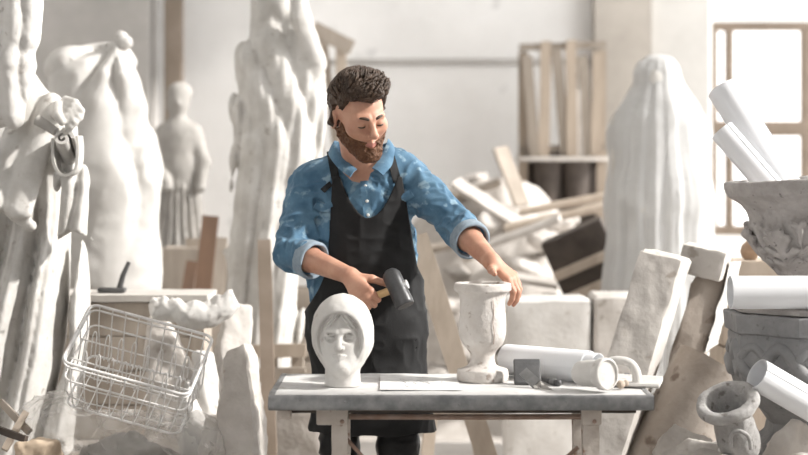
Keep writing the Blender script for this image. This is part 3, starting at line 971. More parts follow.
# wooden bench box behind the basket, with a dark bracket on it
WB = thing('wooden_box', (-1.1, 7.15, GZ), 'pale wooden box standing behind the wire basket', 'box')
for k in range(4):
    z0 = GZ + .004 + k * .137
    mesh('side_board', hexa([(-1.385, 7.0, z0), (-.80, 7.0, z0), (-.80, 7.02, z0), (-1.385, 7.02, z0), (-1.385, 7.0, z0 + .132), (-.80, 7.0, z0 + .132), (-.80, 7.02, z0 + .132), (-1.385, 7.02, z0 + .132)], (24, 2, 4), .0015, 14, k), M['wood_grey'], WB)
mesh('box_carcass', box((-1.0925, 7.175, GZ + .275), (.288, .15, .27)), M['wood_grey'], WB)
mesh('lid', hexa([(-1.40, 6.985, GZ + .551), (-.785, 6.985, GZ + .551), (-.785, 7.34, GZ + .551), (-1.40, 7.34, GZ + .551), (-1.40, 6.985, GZ + .578), (-.785, 6.985, GZ + .578), (-.785, 7.34, GZ + .578), (-1.40, 7.34, GZ + .578)], (24, 12, 2), .0015, 14, 9), M['concrete'], WB)
z1 = GZ + .580
p = at(112, 296, 7.12); q = at(129, 262, 7.12)
DB = thing('iron_bracket', (p[0], 7.12, z1), 'dark iron bracket standing on the pale wooden box', 'bracket')
mesh('foot_plate', bevbox((p[0], 7.12, z1 + .010), (.055, .03, .009), .004), M['steel_dark'], DB)
mesh('upright', tube([(p[0] + .03, 7.12, z1 + .015), (p[0] + .045, 7.12, z1 + .07), (q[0], 7.12, q[2])], [.013, .011, .008], 10), M['steel_dark'], DB)

# wire basket tipped towards us
WD, DP, HT_ = .435, .30, .215
bR = np.array(Matrix.Rotation(math.radians(13.0), 3, 'Y') @ Matrix.Rotation(math.radians(37), 3, 'X') @ Matrix.Rotation(math.radians(-3), 3, 'Z'))
bc = at(139, 349, 5.86)                                         # middle of the rim
BK = thing('wire_basket', (bc[0], 5.8, GZ + .14), 'white wire basket tipped forward on top of the plastic sheet', 'basket')
bl = lambda x, y, z: bc + bR @ A(x, y, z)


def rrect(w_, d_, z, r, n=6):
    o = []
    for sx, sy, a0 in ((1, 1, 0), (-1, 1, pi / 2), (-1, -1, pi), (1, -1, 3 * pi / 2)):
        for k in range(n):
            a = a0 + pi / 2 * k / (n - 1)
            o.append(bl(sx * (w_ / 2 - r) + r * math.cos(a), sy * (d_ / 2 - r) + r * math.sin(a), z))
    return o


for z, w_, d_, t in ((0, WD, DP, .0052), (-.020, WD - .004, DP - .004, .0034), (-.085, WD - .014, DP - .014, .0034), (-HT_, WD - .04, DP - .04, .0042)):
    mesh('hoop', tube(rrect(w_, d_, z, .03), t, 8, True), M['wire'], BK, label='thick top hoop' if z == 0 else None)
for k in range(9):
    x = -WD / 2 + .03 + k * (WD - .06) / 8
    xb = x * (WD - .05) / WD
    mesh('wire', tube(dens([bl(x, -DP / 2, 0), bl(x * .97, -DP / 2 + .008, -.09), bl(xb, -DP / 2 + .022, -HT_), bl(xb, 0, -HT_ - .002), bl(xb, DP / 2 - .022, -HT_), bl(x * .97, DP / 2 - .008, -.09), bl(x, DP / 2, 0)], 3), .0023, 6), M['wire'], BK)
for k in range(4):
    y = -DP / 2 + .045 + k * (DP - .09) / 3
    yb = y * .85
    mesh('wire', tube(dens([bl(-WD / 2, y, 0), bl(-WD / 2 + .008, y, -.09), bl(-WD / 2 + .022, yb, -HT_), bl(0, yb, -HT_), bl(WD / 2 - .022, yb, -HT_), bl(WD / 2 - .008, y, -.09), bl(WD / 2, y, 0)], 3), .0023, 6), M['wire'], BK)
for y in (-.07, .03):
    mesh('rack_bar', tube([bl(-WD / 2 + .006, y, -.055), bl(WD / 2 - .006, y, -.055)], .0026, 6), M['wire'], BK)
    for k in range(8):
        x = -WD / 2 + .055 + k * (WD - .11) / 7
        mesh('hairpin_wire', tube(dens([bl(x - .007, y, -.125), bl(x - .007, y, -.03), bl(x, y + .004, -.008), bl(x + .007, y, -.03), bl(x + .007, y, -.125)], 3), .0022, 6), M['wire'], BK)

# under the basket: a grey boulder in a crumpled plastic sheet, a sack, lumps
bo = at(130, 452, 6.0)
solo('boulder', rock((bo[0], 6.14, GZ + .085), (.20, .15, .105), 31, .009, .4, 5), M['boulder'], 'grey boulder wrapped in the plastic sheet below the basket', 'boulder')


def sheetf(P):
    q = P - A(-.985, 5.98, GZ)
    d = el(P, (bo[0] - .02, 6.14, GZ + .06), (.25, .20, .15))
    d = smin(d, el(P, at(58, 432, 6.02), (.13, .17, .12)), .08)
    d = smin(d, el(P, at(200, 452, 6.08), (.08, .14, .12)), .08)
    W = P + .10 * np.stack([vn(P, 6, 1), vn(P, 6, 2), vn(P, 6, 3)], 1)
    d = d - .018 * ridge(W, 9, 4) - .012 * ridge(W, 22, 6)
    return np.abs(smax(d, GZ + .004 - P[:, 2], .01)) - .0022 if False else smax(d, GZ + .004 - P[:, 2], .01)


solo('plastic_sheet', snet(sheetf, (-1.50, 5.66, .36), (-.60, 6.30, .78), .006), M['bag'], 'crumpled translucent plastic sheet over the boulder below the basket', 'plastic sheet', sharp=180)
solo('brown_sack', rock(at(40, 450, 5.80) * A(1, 1, 0) + A(0, 0, GZ + .085), (.085, .07, .105), 12, .006, .5, 4, None, True), M['cardboard'], 'small brown sack at the foot of the robed statue', 'sack')
for i, (a, b, m_, lab) in enumerate([((0, 402), (30, 432), 'wood_grey', 'grey wood splinter slanting down at the lower left corner'), ((26, 412), (4, 450), 'wood', 'pale wood splinter crossing the others at the lower left corner'), ((-6, 428), (26, 440), 'wood_dark', 'dark wood offcut lying flat at the lower left corner')]):
    y_ = 5.86 - .05 * i
    solo('wood_scrap', bar(at(a[0], a[1], y_ + .06), at(b[0], b[1], y_), .022, .018, (0, -1, 0), .002, 20, i), M[m_], lab, 'wood scrap', 'wood scraps by the robed statue')

# plaster pieces heaped right of the basket
cr = dens([at(153, 300, 6.62), at(166, 309, 6.60), at(190, 315, 6.58), at(216, 311, 6.60), at(235, 298, 6.62)], 12)
cv, cf = tube(cr, np.interp(np.linspace(0, 1, len(cr)), [0, .15, .5, .85, 1], [.024, .042, .046, .048, .032]), 32)
ad = fbm(cv, 24, 4, 4)
cv = cv + np.stack([ad * .009, ad * .008, ad * .012 + .007 * np.sin(cv[:, 0] * 95 + 3 * ad) * (cv[:, 2] > cr[:, 2].mean())], 1)
solo('plaster_crescent', (cv, cf), M['plaster'], 'white crescent of broken plaster with a toothed edge behind the basket', 'plaster piece', sharp=180)
for i, (px, py, y, r3, m_, lab) in enumerate([
        (228, 338, 6.72, (.105, .09, .135), 'concrete', 'pale grey lump under the right horn of the plaster crescent'),
        (176, 345, 6.74, (.13, .09, .12), 'rubble', 'broad pale lump under the plaster crescent'),
        (206, 378, 6.42, (.06, .06, .10), 'plaster', 'white upright piece between the basket and the tall rough slab'),
        (192, 412, 6.30, (.075, .06, .12), 'plaster', 'crumpled white lump beside the lower right corner of the basket'),
        (210, 440, 6.22, (.06, .05, .09), 'rubble', 'small pale lump at the foot of the tall rough slab')]):
    c = at(px, py, y)
    zt = c[2] + r3[2]
    hh_ = (zt - GZ) / 2 / .93
    solo('plaster_lump', rock((c[0], y, GZ + hh_ * .78), (r3[0], r3[1], hh_ * 1.12), 80 + i, .008, .4, 6, None, True), M[m_], lab, 'plaster lump', 'plaster lumps right of the basket', sharp=32)
sl = [at(215, 455, 6.02), at(262, 455, 6.02)]
y_ = 6.10
zb = GZ + .003
X = lambda px: (px - CX) / F * y_
c8 = [A(X(212), y_ - .03, zb), A(X(262), y_ - .06, zb), A(X(272), y_ + .09, zb), A(X(222), y_ + .11, zb), A(X(222), y_ + .03, at(0, 352, y_)[2]), A(X(244), y_, at(0, 344, y_)[2]), A(X(254), y_ + .10, at(0, 348, y_)[2]), A(X(232), y_ + .12, at(0, 354, y_)[2])]
solo('rough_slab', hexa(c8, (14, 10, 36), .010, 13, 5, .10), M['rubble'], 'tall rough plaster slab with a rounded top standing left of the workbench', 'slab')
solo('leaning_board', bar(at(264, 240, 7.6), at(271, 470, 7.3) * A(1, 1, 0) + A(0, 0, .03), .06, .02, (0, -1, 0), .002, 10, 3), M['post'], 'thin brown-grey board leaning behind the left end of the workbench', 'board')
PLT = thing('pallet', (at(270, 0, 7.75)[0], 7.75, 0), 'small wooden pallet on edge behind the left end of the workbench', 'pallet')
pxa, pxb = at(236, 0, 7.75)[0], at(306, 0, 7.75)[0]
for k, py in enumerate((352, 376, 402, 430)):
    mesh('slat', bar((pxa, 7.75, at(0, py, 7.75)[2]), (pxb, 7.75, at(0, py - 2, 7.75)[2]), .06, .022, (0, -1, 0), .002, 9, k), M['wood_grey' if k % 2 else 'wood'], PLT)
for k, xx in enumerate((pxa + .04, (pxa + pxb) / 2, pxb - .04)):
    mesh('runner', bar((xx, 7.80, .003), (xx, 7.80, at(0, 346, 7.8)[2]), .05, .07, (0, -1, 0), .002, 9, k + 5), M['wood_grey'], PLT)
# ------------------------------------------------------------------ right: planters, rolls, broken slabs
PLZ = .52
solo('stone_plinth', hexa([(.93, 5.18, 0), (2.0, 5.18, 0), (2.0, 6.12, 0), (.93, 6.12, 0), (.95, 5.20, PLZ), (1.98, 5.20, PLZ), (1.98, 6.10, PLZ), (.95, 6.10, PLZ)], (20, 20, 10), .004, 6, 2, .03), M['concrete'], 'broad low stone plinth carrying the planters and the small broken urn', 'plinth')
PX, PY = 1.352, 5.76
octa = lambda th, z: math.cos(pi / 8) / np.cos(np.mod(th - pi / 8 + 1e-6, pi / 4) - pi / 8)
OP = thing('octagonal_planter', (PX, PY, PLZ), 'dark grey octagonal stone planter carved with a wavy band', 'planter')
oprof = [(.15, PLZ + .004), (.20, PLZ + .006), (.205, .565), (.19, .58), (.165, .60), (.16, .63), (.185, .665), (.235, .705), (.268, .745), (.282, .79), (.288, .85), (.290, .915), (.286, .925), (.300, .932), (.304, .985), (.300, .991), (.262, .991), (.256, .93), (.24, .76), (.02, .70)]
mesh('planter_body', lathe(oprof, 64, (PX, PY, 0), None, .0022, 26, 4, 0, octa), M['stone_dark'], OP, sharp=28)
for s_, ph in ((1, 0.4), (-1, pi + .4)):
    pts = []
    for k in range(400):
        th = 2 * pi * k / 400
        z = .842 + .046 * math.sin(8 * th + ph)
        r_ = (.288 - (.915 - z) * .05) * float(octa(np.array([th]), 0)[0]) + (-.004 if s_ > 0 else -.008)
        pts.append(A(PX + r_ * math.cos(th), PY + r_ * math.sin(th), z))
    mesh('wavy_band', tube(pts, .023 if s_ > 0 else .019, 8, True), M['stone_dark'], OP, sharp=60)
solo('stone_slab', lathe([(.02, .9925), (.275, .9925), (.283, .996), (.283, 1.010), (.277, 1.0145), (.02, 1.0145)], 64, (PX, PY, 0), None, .0012, 30, 6, 0, octa), M['stone'], 'thin grey stone slab laid over the octagonal planter', 'slab', sharp=30)

# round planter with a collar of carved leaves
UB = A(PX + .012, PY + .055, 1.016)
UT = rot(0, math.radians(-4.0), 0)
pz = np.array([1.015, 1.035, 1.05, 1.075, 1.10, 1.131, 1.155, 1.184, 1.226, 1.26, 1.305, 1.335, 1.355, 1.372, 1.386, 1.412, 1.43]) - 1.015
pr = np.array([.118, .120, .112, .098, .098, .112, .132, .155, .182, .192, .196, .202, .216, .240, .258, .268, .270])


def planter(P):
    Q = (P - UB) @ UT
    x, y, z = Q[:, 0], Q[:, 1], Q[:, 2]
    r = np.hypot(x, y)
    Rz = np.interp(z, pz, pr)
    d = (r - Rz) * .72
    th = np.mod(np.arctan2(y, x) + pi / 2 + math.radians(22), pi / 4) - pi / 8
    u = th * np.maximum(Rz, .05)
    L = np.stack([u, (r - Rz), z], 1)
    S = L.copy(); S[:, 0] = np.abs(u)
    lf = rc(S, (0, .004, .105), (0, .013, .225), .008, .012)
    for a, b, ra in (((.004, .004, .13), (.040, .010, .150), .011), ((.004, .006, .16), (.048, .012, .190), .012), ((.004, .008, .19), (.036, .014, .228), .012), ((.004, .010, .215), (.018, .020, .250), .012)):
        lf = smin(lf, rc(S, a, b, .009, ra), .007)
    lf = smin(lf, sp(L, (0, .022, .243), .014), .01)
    S2 = S.copy(); S2[:, 0] = np.abs(np.abs(u) - .074)
    lf = smin(lf, rc(S2, (0, .004, .15), (0, .010, .262), .006, .011), .006)
    lf = smin(lf, sp(S2, (.012, .012, .272), .011), .006)
    d = smin(d, lf * .72, .006)
    d = smax(d, z - .418, .006)
    d = smax(d, -z, .003)
    inn = (r - (Rz - .032)) * .72
    d = smax(d, -np.maximum(inn, .16 - z), .005)
    return d - .0022 * fbm(Q, 34, 3, 5) + .004 * np.clip(vn(Q, 60, 9) - .5, 0, 1)


mesh_p = mesh('leaf_carved_planter', snet(planter, UB - A(.31, .31, .03), UB + A(.31, .31, .46), .0042), M['stone'], loc=UB, sharp=180)
tag(mesh_p, 'large round stone planter with carved leaves holding two white paper rolls', 'planter')


def roll_thing(a, b, r, lab, turns=2.3, a0=0.0, n=90):
    o = mesh('paper_roll', roll(a, b, r, turns, .0010, .0022, n, 8, a0), M['paper'], sharp=60)
    return tag(o, lab, 'paper roll', 'paper rolls')


roll_thing(at(723, 89, 6.06), at(797, 206, 5.86), .0575, 'taller white paper roll standing in the leaf-carved planter', a0=2.0)
roll_thing(at(722, 131, 5.86), at(784, 203, 5.76), .0430, 'shorter white paper roll standing in front in the leaf-carved planter', a0=1.0)
roll_thing(A(1.028, 5.515, 1.0165 + .0545), A(1.62, 5.53, 1.0165 + .0545), .0535, 'white paper roll lying on the stone slab below the round planter', a0=pi)
roll_thing(at(757, 374, 5.30), at(850, 428, 5.40), .050, 'white paper roll slanting down from the rim of the small broken urn', 2.2, .4)

# small broken urn, tipped
SC = at(742, 452, 5.36); SA_ = at(722, 389, 5.30) - SC
SL = np.linalg.norm(SA_); sd = SA_ / SL + A(0, -.16, 0); sd /= np.linalg.norm(sd)
su = np.cross(sd, A(0, 1, 0)); su /= np.linalg.norm(su)
SR_ = np.stack([su, np.cross(sd, su), sd], 1)
k = SL / .20
sprof = .92 * dens([(.004, 0), (.050, 0), (.060, .012), (.064, .035), (.063, .07), (.060, .11), (.058, .140), (.066, .156), (.086, .166), (.094, .176), (.094, .192), (.087, .200), (.074, .200), (.064, .196), (.055, .175), (.050, .12), (.045, .05), (.004, .03)], 3) * k
SU = mesh('broken_urn', lathe(sprof, 60, SC, SR_, .0028, 36, 8), M['urn_grey'], loc=SC, sharp=60)
tag(SU, 'small tipped grey urn with a thick chipped rim among the rubble', 'urn')
hp = [at(731, 447, 5.24), at(731, 436, 5.235), at(738, 431, 5.23), at(748, 436, 5.235), at(751, 449, 5.25)]
mesh('loop_handle', tube(dens(hp, 4), .006, 10), M['urn_grey'], SU)

# rubble on the plinth
rk = [(694, 440, 5.47, .095, 'rubble', 'pale plaster lump beside the foot of the small broken urn'),
      (681, 452, 5.62, .085, 'rubble', 'pale plaster lump at the left end of the plinth'),
      (712, 452, 5.27, .065, 'rubble_grey', 'grey plaster lump in front of the small broken urn'),
      (703, 425, 5.52, .028, 'brick', 'reddish brick scrap behind the small broken urn'),
      (772, 440, 5.42, .026, 'brick', 'reddish brick scrap under the slanting paper roll'),
      (786, 442, 5.40, .09, 'rubble', 'broad pale lump below the slanting paper roll'),
      (806, 450, 5.27, .07, 'rubble_grey', 'grey lump at the lower right corner'),
      (765, 455, 5.27, .05, 'rubble', 'small pale lump right of the small broken urn'),
      (728, 457, 5.25, .04, 'rubble', 'small pale chip at the bottom before the small broken urn')]
for i, (px, py, y, r_, m_, lab) in enumerate(rk):
    c = at(px, py, y)
    h_ = r_ * (.75 + .2 * (i % 3))
    c[2] = PLZ + h_ * .62
    solo('rubble_lump' if m_ != 'brick' else 'brick_scrap', rock(c, (r_ * 1.2, r_ * .8, h_), 60 + i, .006, .5, 7), M[m_], lab, 'rubble', 'rubble on the plinth', sharp=32)

# wall of broken slabs leaning behind the bench
def lean(top, depth, th, slope, y):
    """Slab corners from its top edge in the picture, leaning down to the floor."""
    (ax_, ay), (bx_, by) = top
    a = at(ax_, ay, y); b = at(bx_, by, y + .02)
    fa = A(a[0] - slope * a[2], y - .04, 0); fb = A(b[0] - slope * b[2], y - .02, 0)
    o = A(*th)
    return [fa, fb, fb + o, fa + o, a, b, b + o, a + o]


solo('concrete_slab', hexa(lean(((641, 247), (683, 258)), 0, (.062, .17, -.012), .315, 6.18), (16, 10, 80), .0035, 16, 4, .02), M['concrete'], 'tall pale concrete slab leaning behind the right end of the workbench', 'slab')
S2 = thing('broken_beam', at(700, 560, 6.5), 'concrete beam painted shade-brown with a pale square cap leaning behind the pale slab', 'beam')
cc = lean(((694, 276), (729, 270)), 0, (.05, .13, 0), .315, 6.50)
mesh('beam_shaft', hexa(cc, (10, 8, 50), .009, 11, 7, .05), M['concrete_brown'], S2, label='shaft painted shade-brown')  # the shaft's shade is put into its brown colour
a0_, b0_ = at(683, 243, 6.46), at(727, 254, 6.42)
cz = A(-.03, 0, -.105); oo = A(.06, .17, 0)
mesh('beam_cap', hexa([a0_ + cz, b0_ + cz, b0_ + cz + oo, a0_ + cz + oo, a0_, b0_, b0_ + oo, a0_ + oo], (14, 10, 14), .004, 18, 9, .03), M['concrete'], S2, label='pale cap block')
e1_ = [at(731, 262, 6.50), at(740, 262, 6.54), at(716, 345, 6.54), at(706, 352, 6.50)]
mesh('sunlit_edge', hexa([e1_[3], e1_[2], e1_[2] + A(.02, .08, 0), e1_[3] + A(.02, .08, 0), e1_[0], e1_[1], e1_[1] + A(.02, .08, 0), e1_[0] + A(.02, .08, 0)], (5, 4, 24), .006, 18, 12), M['plaster'], S2, label='broken edge painted sunlit white')  # sun on the right-hand edge, given as a whiter colour

# brown half-round tile leaning in front of the slabs
g0, g1 = at(716, 362, 6.30), at(660, 470, 6.26)
gd = (g1 - g0) / np.linalg.norm(g1 - g0)
gu = np.cross(gd, A(0, -1, .3)); gu /= np.linalg.norm(gu); gn = np.cross(gu, gd)
if gn[1] > 0:
    gn = -gn
g1 = g0 + gd * 1.05 * (g0[2] - .06) / (-gd[2]) / 1.05


def tile(u, v):
    a = (v - .5) * pi * .95
    r_ = .125 + .02 * u
    return g0 + (g1 - g0) * u + r_ * (math.sin(a) * gu + (math.cos(a) - .6) * gn)


V_, F_ = thick(grid(tile, 30, 24), .012)
V_ = V_ + .003 * fbm(V_, 14, 3, 3)[:, None]
V_[:, 2] = np.maximum(V_[:, 2], .002)
solo('gutter_tile', (V_, F_), M['concrete_brown'], 'brown half-round gutter tile leaning between the slabs and the planters', 'tile', sharp=60)

# crate behind the planters with a clay lump on it
solo('tall_crate', join(*[box((1.40, 6.92, .055 + k * .111), (.165, .16, .048)) for k in range(10)], box((1.40, 6.92, .555), (.15, .145, .55))), M['wood'], 'tall pale wooden crate behind the round planter', 'crate', sharp=30)
solo('clay_lump', rock(at(753, 266, 6.86) * A(1, 1, 0) + A(0, 0, 1.140), (.05, .045, .045), 5, .006, .4, 4), M['clay'], 'orange-brown clay lump on the crate behind the round planter', 'clay')
# ------------------------------------------------------------------ the workbench and what lies on it
TZ = .801


def on(px, py, z=TZ):
    y = F * (CZ - z) / (py - HZ)
    return at(px, py, y)


TB = thing('workbench', (.165, 5.35, 0), 'narrow workbench with a dusted white top and a dented zinc edge', 'table')
x0, x1, y0, y1 = -.391, .722, 5.07, 5.63
bx0, bx1 = -.375, .705
mesh('tabletop', hexa([(x0 + .004, y0 + .004, TZ - .032), (x1 - .004, y0 + .004, TZ - .032), (x1 - .004, y1, TZ - .032), (x0 + .004, y1, TZ - .032),
                       (x0 + .004, y0 + .004, TZ), (x1 - .004, y0 + .004, TZ), (x1 - .004, y1, TZ), (x0 + .004, y1, TZ)], (40, 16, 2), .0012, 14, 2), M['table_top'], TB)


def edge(a, b, seed):
    """A folded zinc strip with hammered dents."""
    a = A(*a); b = A(*b)
    d = (b - a); L = np.linalg.norm(d); d /= L
    o = np.cross(d, A(0, 0, 1))
    sec = [(.014, .0015), (.000, .0025), (-.004, -.001), (-.0045, -.012), (-.0045, -.026), (-.003, -.039), (.001, -.042), (.010, -.042)]
    n = int(L * 110)
    def f(u, v):
        k = v * (len(sec) - 1); i = int(min(k, len(sec) - 2)); t = k - i
        s = [sec[i][q] * (1 - t) + sec[i + 1][q] * t for q in (0, 1)]
        p = a + d * L * u - o * s[0] + A(0, 0, s[1])
        w = fbm(p[None], 38, 2, seed)[0] * .0022 + .003 * max(0, vn(p[None], 26, seed + 4)[0] - .45)
        return p + o * w * (1 if 0.15 < v < .9 else .2) + A(0, 0, w * .3)
    return thick(grid(f, n, 15), .0015)


mesh('zinc_edge', edge((x0 - .001, y0, TZ), (x1 + .001, y0, TZ), 3), M['metal_edge'], TB, sharp=60, label='dented grey zinc strip along the front')
mesh('zinc_edge', edge((x1, y0, TZ), (x1, y1, TZ), 7), M['metal_edge'], TB, sharp=60, label='grey zinc strip along the right end')
mesh('zinc_edge', edge((x0, y1, TZ), (x0, y0, TZ), 9), M['metal_edge'], TB, sharp=60, label='grey zinc strip along the left end')
for k, xx in enumerate((-.30, -.17, .02, .16, .33, .47, .64)):
    mesh('edge_nail', lathe([(.0005, -.002), (.0035, -.0015), (.003, .001), (.0005, .002)], 10, (xx, y0 - .0062, TZ - .012 - .004 * (k * 5 % 4)), rot(pi / 2, 0, 0)), M['steel'], TB)
mesh('apron_rail', hexa([(bx0 + .03, 5.16, TZ - .062), (bx1 - .02, 5.16, TZ - .062), (bx1 - .02, 5.19, TZ - .062), (bx0 + .03, 5.19, TZ - .062), (bx0 + .03, 5.16, TZ - .033), (bx1 - .02, 5.16, TZ - .033), (bx1 - .02, 5.19, TZ - .033), (bx0 + .03, 5.19, TZ - .033)], (30, 2, 2), .001, 20, 3), M['wood_dark'], TB)
mesh('cross_bar', tube([(-.19, 5.20, TZ - .078), (.18, 5.20, TZ - .079), (.535, 5.20, TZ - .078)], .0085, 10), M['rust'], TB, label='thin rusty cross bar under the top')
for lx in (-.190, .552):
    for ly in (5.18, 5.50):
        s_ = 1 if ly < 5.3 else .9
        leg = hexa([(lx - .021 * s_, ly - .021, 0), (lx + .021 * s_, ly - .021, 0), (lx + .021 * s_, ly + .021, 0), (lx - .021 * s_, ly + .021, 0),
                    (lx - .025 * s_, ly - .022, TZ - .040), (lx + .025 * s_, ly - .022, TZ - .040), (lx + .025 * s_, ly + .022, TZ - .040), (lx - .025 * s_, ly + .022, TZ - .040)], (4, 4, 40), .0018, 24, int(lx * 10) + int(ly * 7))
        lo_ = mesh('leg', leg, M['rust_paint'], TB)
        if ly < 5.3:
            hx = lx - (.022 if lx < 0 else 0)
            br = bevbox((hx, ly - .024, TZ - .068), (.046 if lx < 0 else .030, .010, .028), .006)
            mesh('leg_bracket', br, M['rust_paint'], lo_)
            mesh('leg_bolt', lathe([(.0005, -.004), (.007, -.003), (.006, .003), (.0005, .004)], 8, (lx + .008, ly - .036, TZ - .085), rot(pi / 2, 0, 0)), M['rust'], lo_)
mesh('brace', tube([(-.175, 5.175, TZ - .135), (.02, 5.19, .45)], .006, 8), M['rust'], TB, label='thin diagonal steel brace')
mesh('brace', tube([(.515, 5.175, TZ - .165), (.36, 5.19, .50)], .006, 8), M['rust'], TB, label='thin diagonal steel brace')
mesh('corner_block', hexa([(-.37, 5.10, TZ - .072), (-.332, 5.10, TZ - .072), (-.332, 5.14, TZ - .072), (-.37, 5.14, TZ - .072), (-.37, 5.10, TZ - .033), (-.332, 5.10, TZ - .033), (-.332, 5.14, TZ - .033), (-.37, 5.14, TZ - .033)], (3, 3, 3), .003, 30, 3), M['rust_paint'], TB)

# hooded plaster head
BC = on(342.5, 387) ; BC[2] = TZ
BR = rot(0, 0, math.radians(-4)); BS = .0262 / .0262
BO = BC + A(0, .0, .150)


def bust_face(Q):
    X = np.abs(Q[:, 0]); S = Q.copy(); S[:, 0] = X
    d = el(Q, (0, .005, .028), (.072, .085, .082))
    d = smin(d, el(Q, (0, -.030, -.020), (.060, .050, .082)), .03)
    d = smin(d, rc(S, (.036, -.020, -.055), (.012, -.060, -.088), .022, .018), .03)
    d = smin(d, rc(S, (.036, -.068, .028), (.010, -.080, .022), .008, .008), .012)
    d = smax(d, -el(S, (.029, -.086, .008), (.020, .031, .0150)), .007)
    d = smin(d, el(S, (.029, -.0575, .007), (.015, .010, .0078)), .002)
    d = smin(d, rc(S, (.019, -.073, .0165), (.040, -.064, .013), .0028, .0024), .002)
    d = smin(d, rc(Q, (0, -.080, .020), (0, -.100, -.018), .0065, .0095), .007)
    d = smin(d, sp(S, (.0095, -.088, -.022), .0070), .005)
    d = smax(d, -el(S, (.005, -.098, -.030), (.003, .008, .003)), .002)
    d = smax(d, -el(Q, (0, -.090, -.0455), (.020, .008, .0012)), .003)
    d = smin(d, rc(S, (.003, -.0855, -.0420), (.017, -.078, -.0445), .0052, .0024), .004)
    d = smin(d, rc(S, (0, -.084, -.0500), (.013, -.078, -.0490), .0062, .0026), .004)
    d = smin(d, sp(Q, (0, -.074, -.078), .016), .018)
    # hair parted in the middle, combed to both sides in strands
    hr = el(Q, (0, -.004, .045), (.071, .082, .074))
    part = np.abs(Q[:, 0])
    hl_ = .074 - 1.05 * part - 4.0 * part ** 2
    hr = hr - .0035 * np.sin((Q[:, 2] + 1.35 * part) * 330) - .002
    hr = smax(hr, (hl_ - Q[:, 2]) * .6, .006)
    hr = smax(hr, .004 - part, .004)
    d = smin(d, hr, .003)
    d = smin(d, rc(Q, (0, .008, -.05), (0, .010, -.155), .050, .056), .02)
    return d


def bust_all(P):
    Q = (P - BO) @ BR
    f = bust_face((Q - A(-.002, .012, -.004)) * A(1.0, 1, .98)) * .97
    hood = el(Q, (0, .006, .020), (.094, .102, .112))
    hood = smin(hood, rc(Q, (0, .022, -.03), (0, .012, -.10), .076, .048), .04)
    # the opening: an egg-shaped rim round the face
    cut = el(Q, (-.004, -.118, -.010), (.080, .118, .097))
    cut = smin(cut, rc(Q, (-.003, -.105, -.05), (-.002, -.105, -.16), .060, .056), .03)
    hood = smax(hood, -cut, .008)
    hood = hood - .0012 * vn(Q, 60, 3)
    d = smin(f, hood, .004)
    d = smax(d, (TZ + .001) - P[:, 2], .002)
    return d


BU = mesh('sculpted_head', snet(bust_all, BO - A(.125, .125, .16), BO + A(.125, .14, .15), .0022), M['plaster'], loc=BC, sharp=180)
tag(BU, 'white plaster head of a hooded woman standing on the workbench', 'sculpture')

# small urn under his hand
UC = on(482.5, 381); UC[2] = TZ
up = dens([(.070, .0), (.078, .002), (.080, .014), (.079, .033), (.074, .038), (.052, .046), (.041, .056), (.037, .068), (.037, .080), (.042, .092), (.056, .108), (.068, .128), (.0735, .155), (.0735, .185), (.0715, .215), (.0705, .250), (.073, .268), (.080, .276), (.087, .281), (.0885, .289), (.0875, .300), (.084, .305), (.074, .305), (.064, .300), (.061, .26), (.060, .20), (.045, .14), (.004, .12)], 3)
UR = mesh('garden_urn', lathe(up, 72, UC, None, .0016, 34, 5), M['urn'], loc=UC, sharp=60)
tag(UR, 'small weathered plaster urn on the workbench with his hand on its rim', 'urn')
ck = [UC + A(r * math.sin(t) - .0, -r * math.cos(t) - .0012, z) for r, z, t in ((.071, .255, .42), (.0725, .22, .45), (.0745, .185, .40), (.075, .15, .46), (.0655, .12, .50))]
mesh('crack', tube(dens(ck, 3), .0011, 5), M['rust'], UR, label='thin reddish crack down the body')

# papers on the table
def sheet(name, pts, lab, mt, seed, lines=True):
    c = [on(*p) for p in pts]
    def f(u, v):
        p = (c[0] * (1 - u) + c[1] * u) * (1 - v) + (c[3] * (1 - u) + c[2] * u) * v
        return p + A(0, 0, .0035 + .0012 * vn(p[None], 9, seed)[0])
    o = mesh(name, thick(grid(f, 20, 14), .0008), mt, sharp=60)
    tag(o, lab, 'paper', 'paper sheets on the workbench')
    if lines:
        ls = []
        for k in range(7):
            q = random.uniform(.2, .8), random.uniform(.25, .75)
            e = [f(q[0] + .09 * math.cos(t + k) * random.uniform(.6, 1), q[1] + .2 * math.sin(t)) + A(0, 0, .0012) for t in np.linspace(0, random.uniform(2, 5), 12)]
            ls.append(tube(e, .0007, 4))
        mesh('pencil_drawing', join(*ls), M['ink'], o)
    return o


sheet('paper_sheet', [(380, 391), (462, 391), (456, 378), (380, 377)], 'white drawing sheet lying flat between the plaster head and the urn', M['paper_print'], 3)


rz = TZ + .0515
e0 = A((507 - CX) / F * 5.56, 5.575, rz); e1 = A((589 - CX) / F * 5.37, 5.37, rz)
PR = mesh('paper_roll', roll(e0, e1, .050, 2.2), M['paper'], sharp=60)
tag(PR, 'white paper roll lying on the workbench behind the cup and brushes', 'paper roll', 'paper rolls')
dd = (e1 - e0) / np.linalg.norm(e1 - e0)
mesh('inner_sheet', roll(e0 + dd * .03 + A(0, 0, .002), e1 + dd * .034 + A(0, 0, .002), .0425, 1.6), M['paper'], PR, label='inner sheet slipped out of the roll')

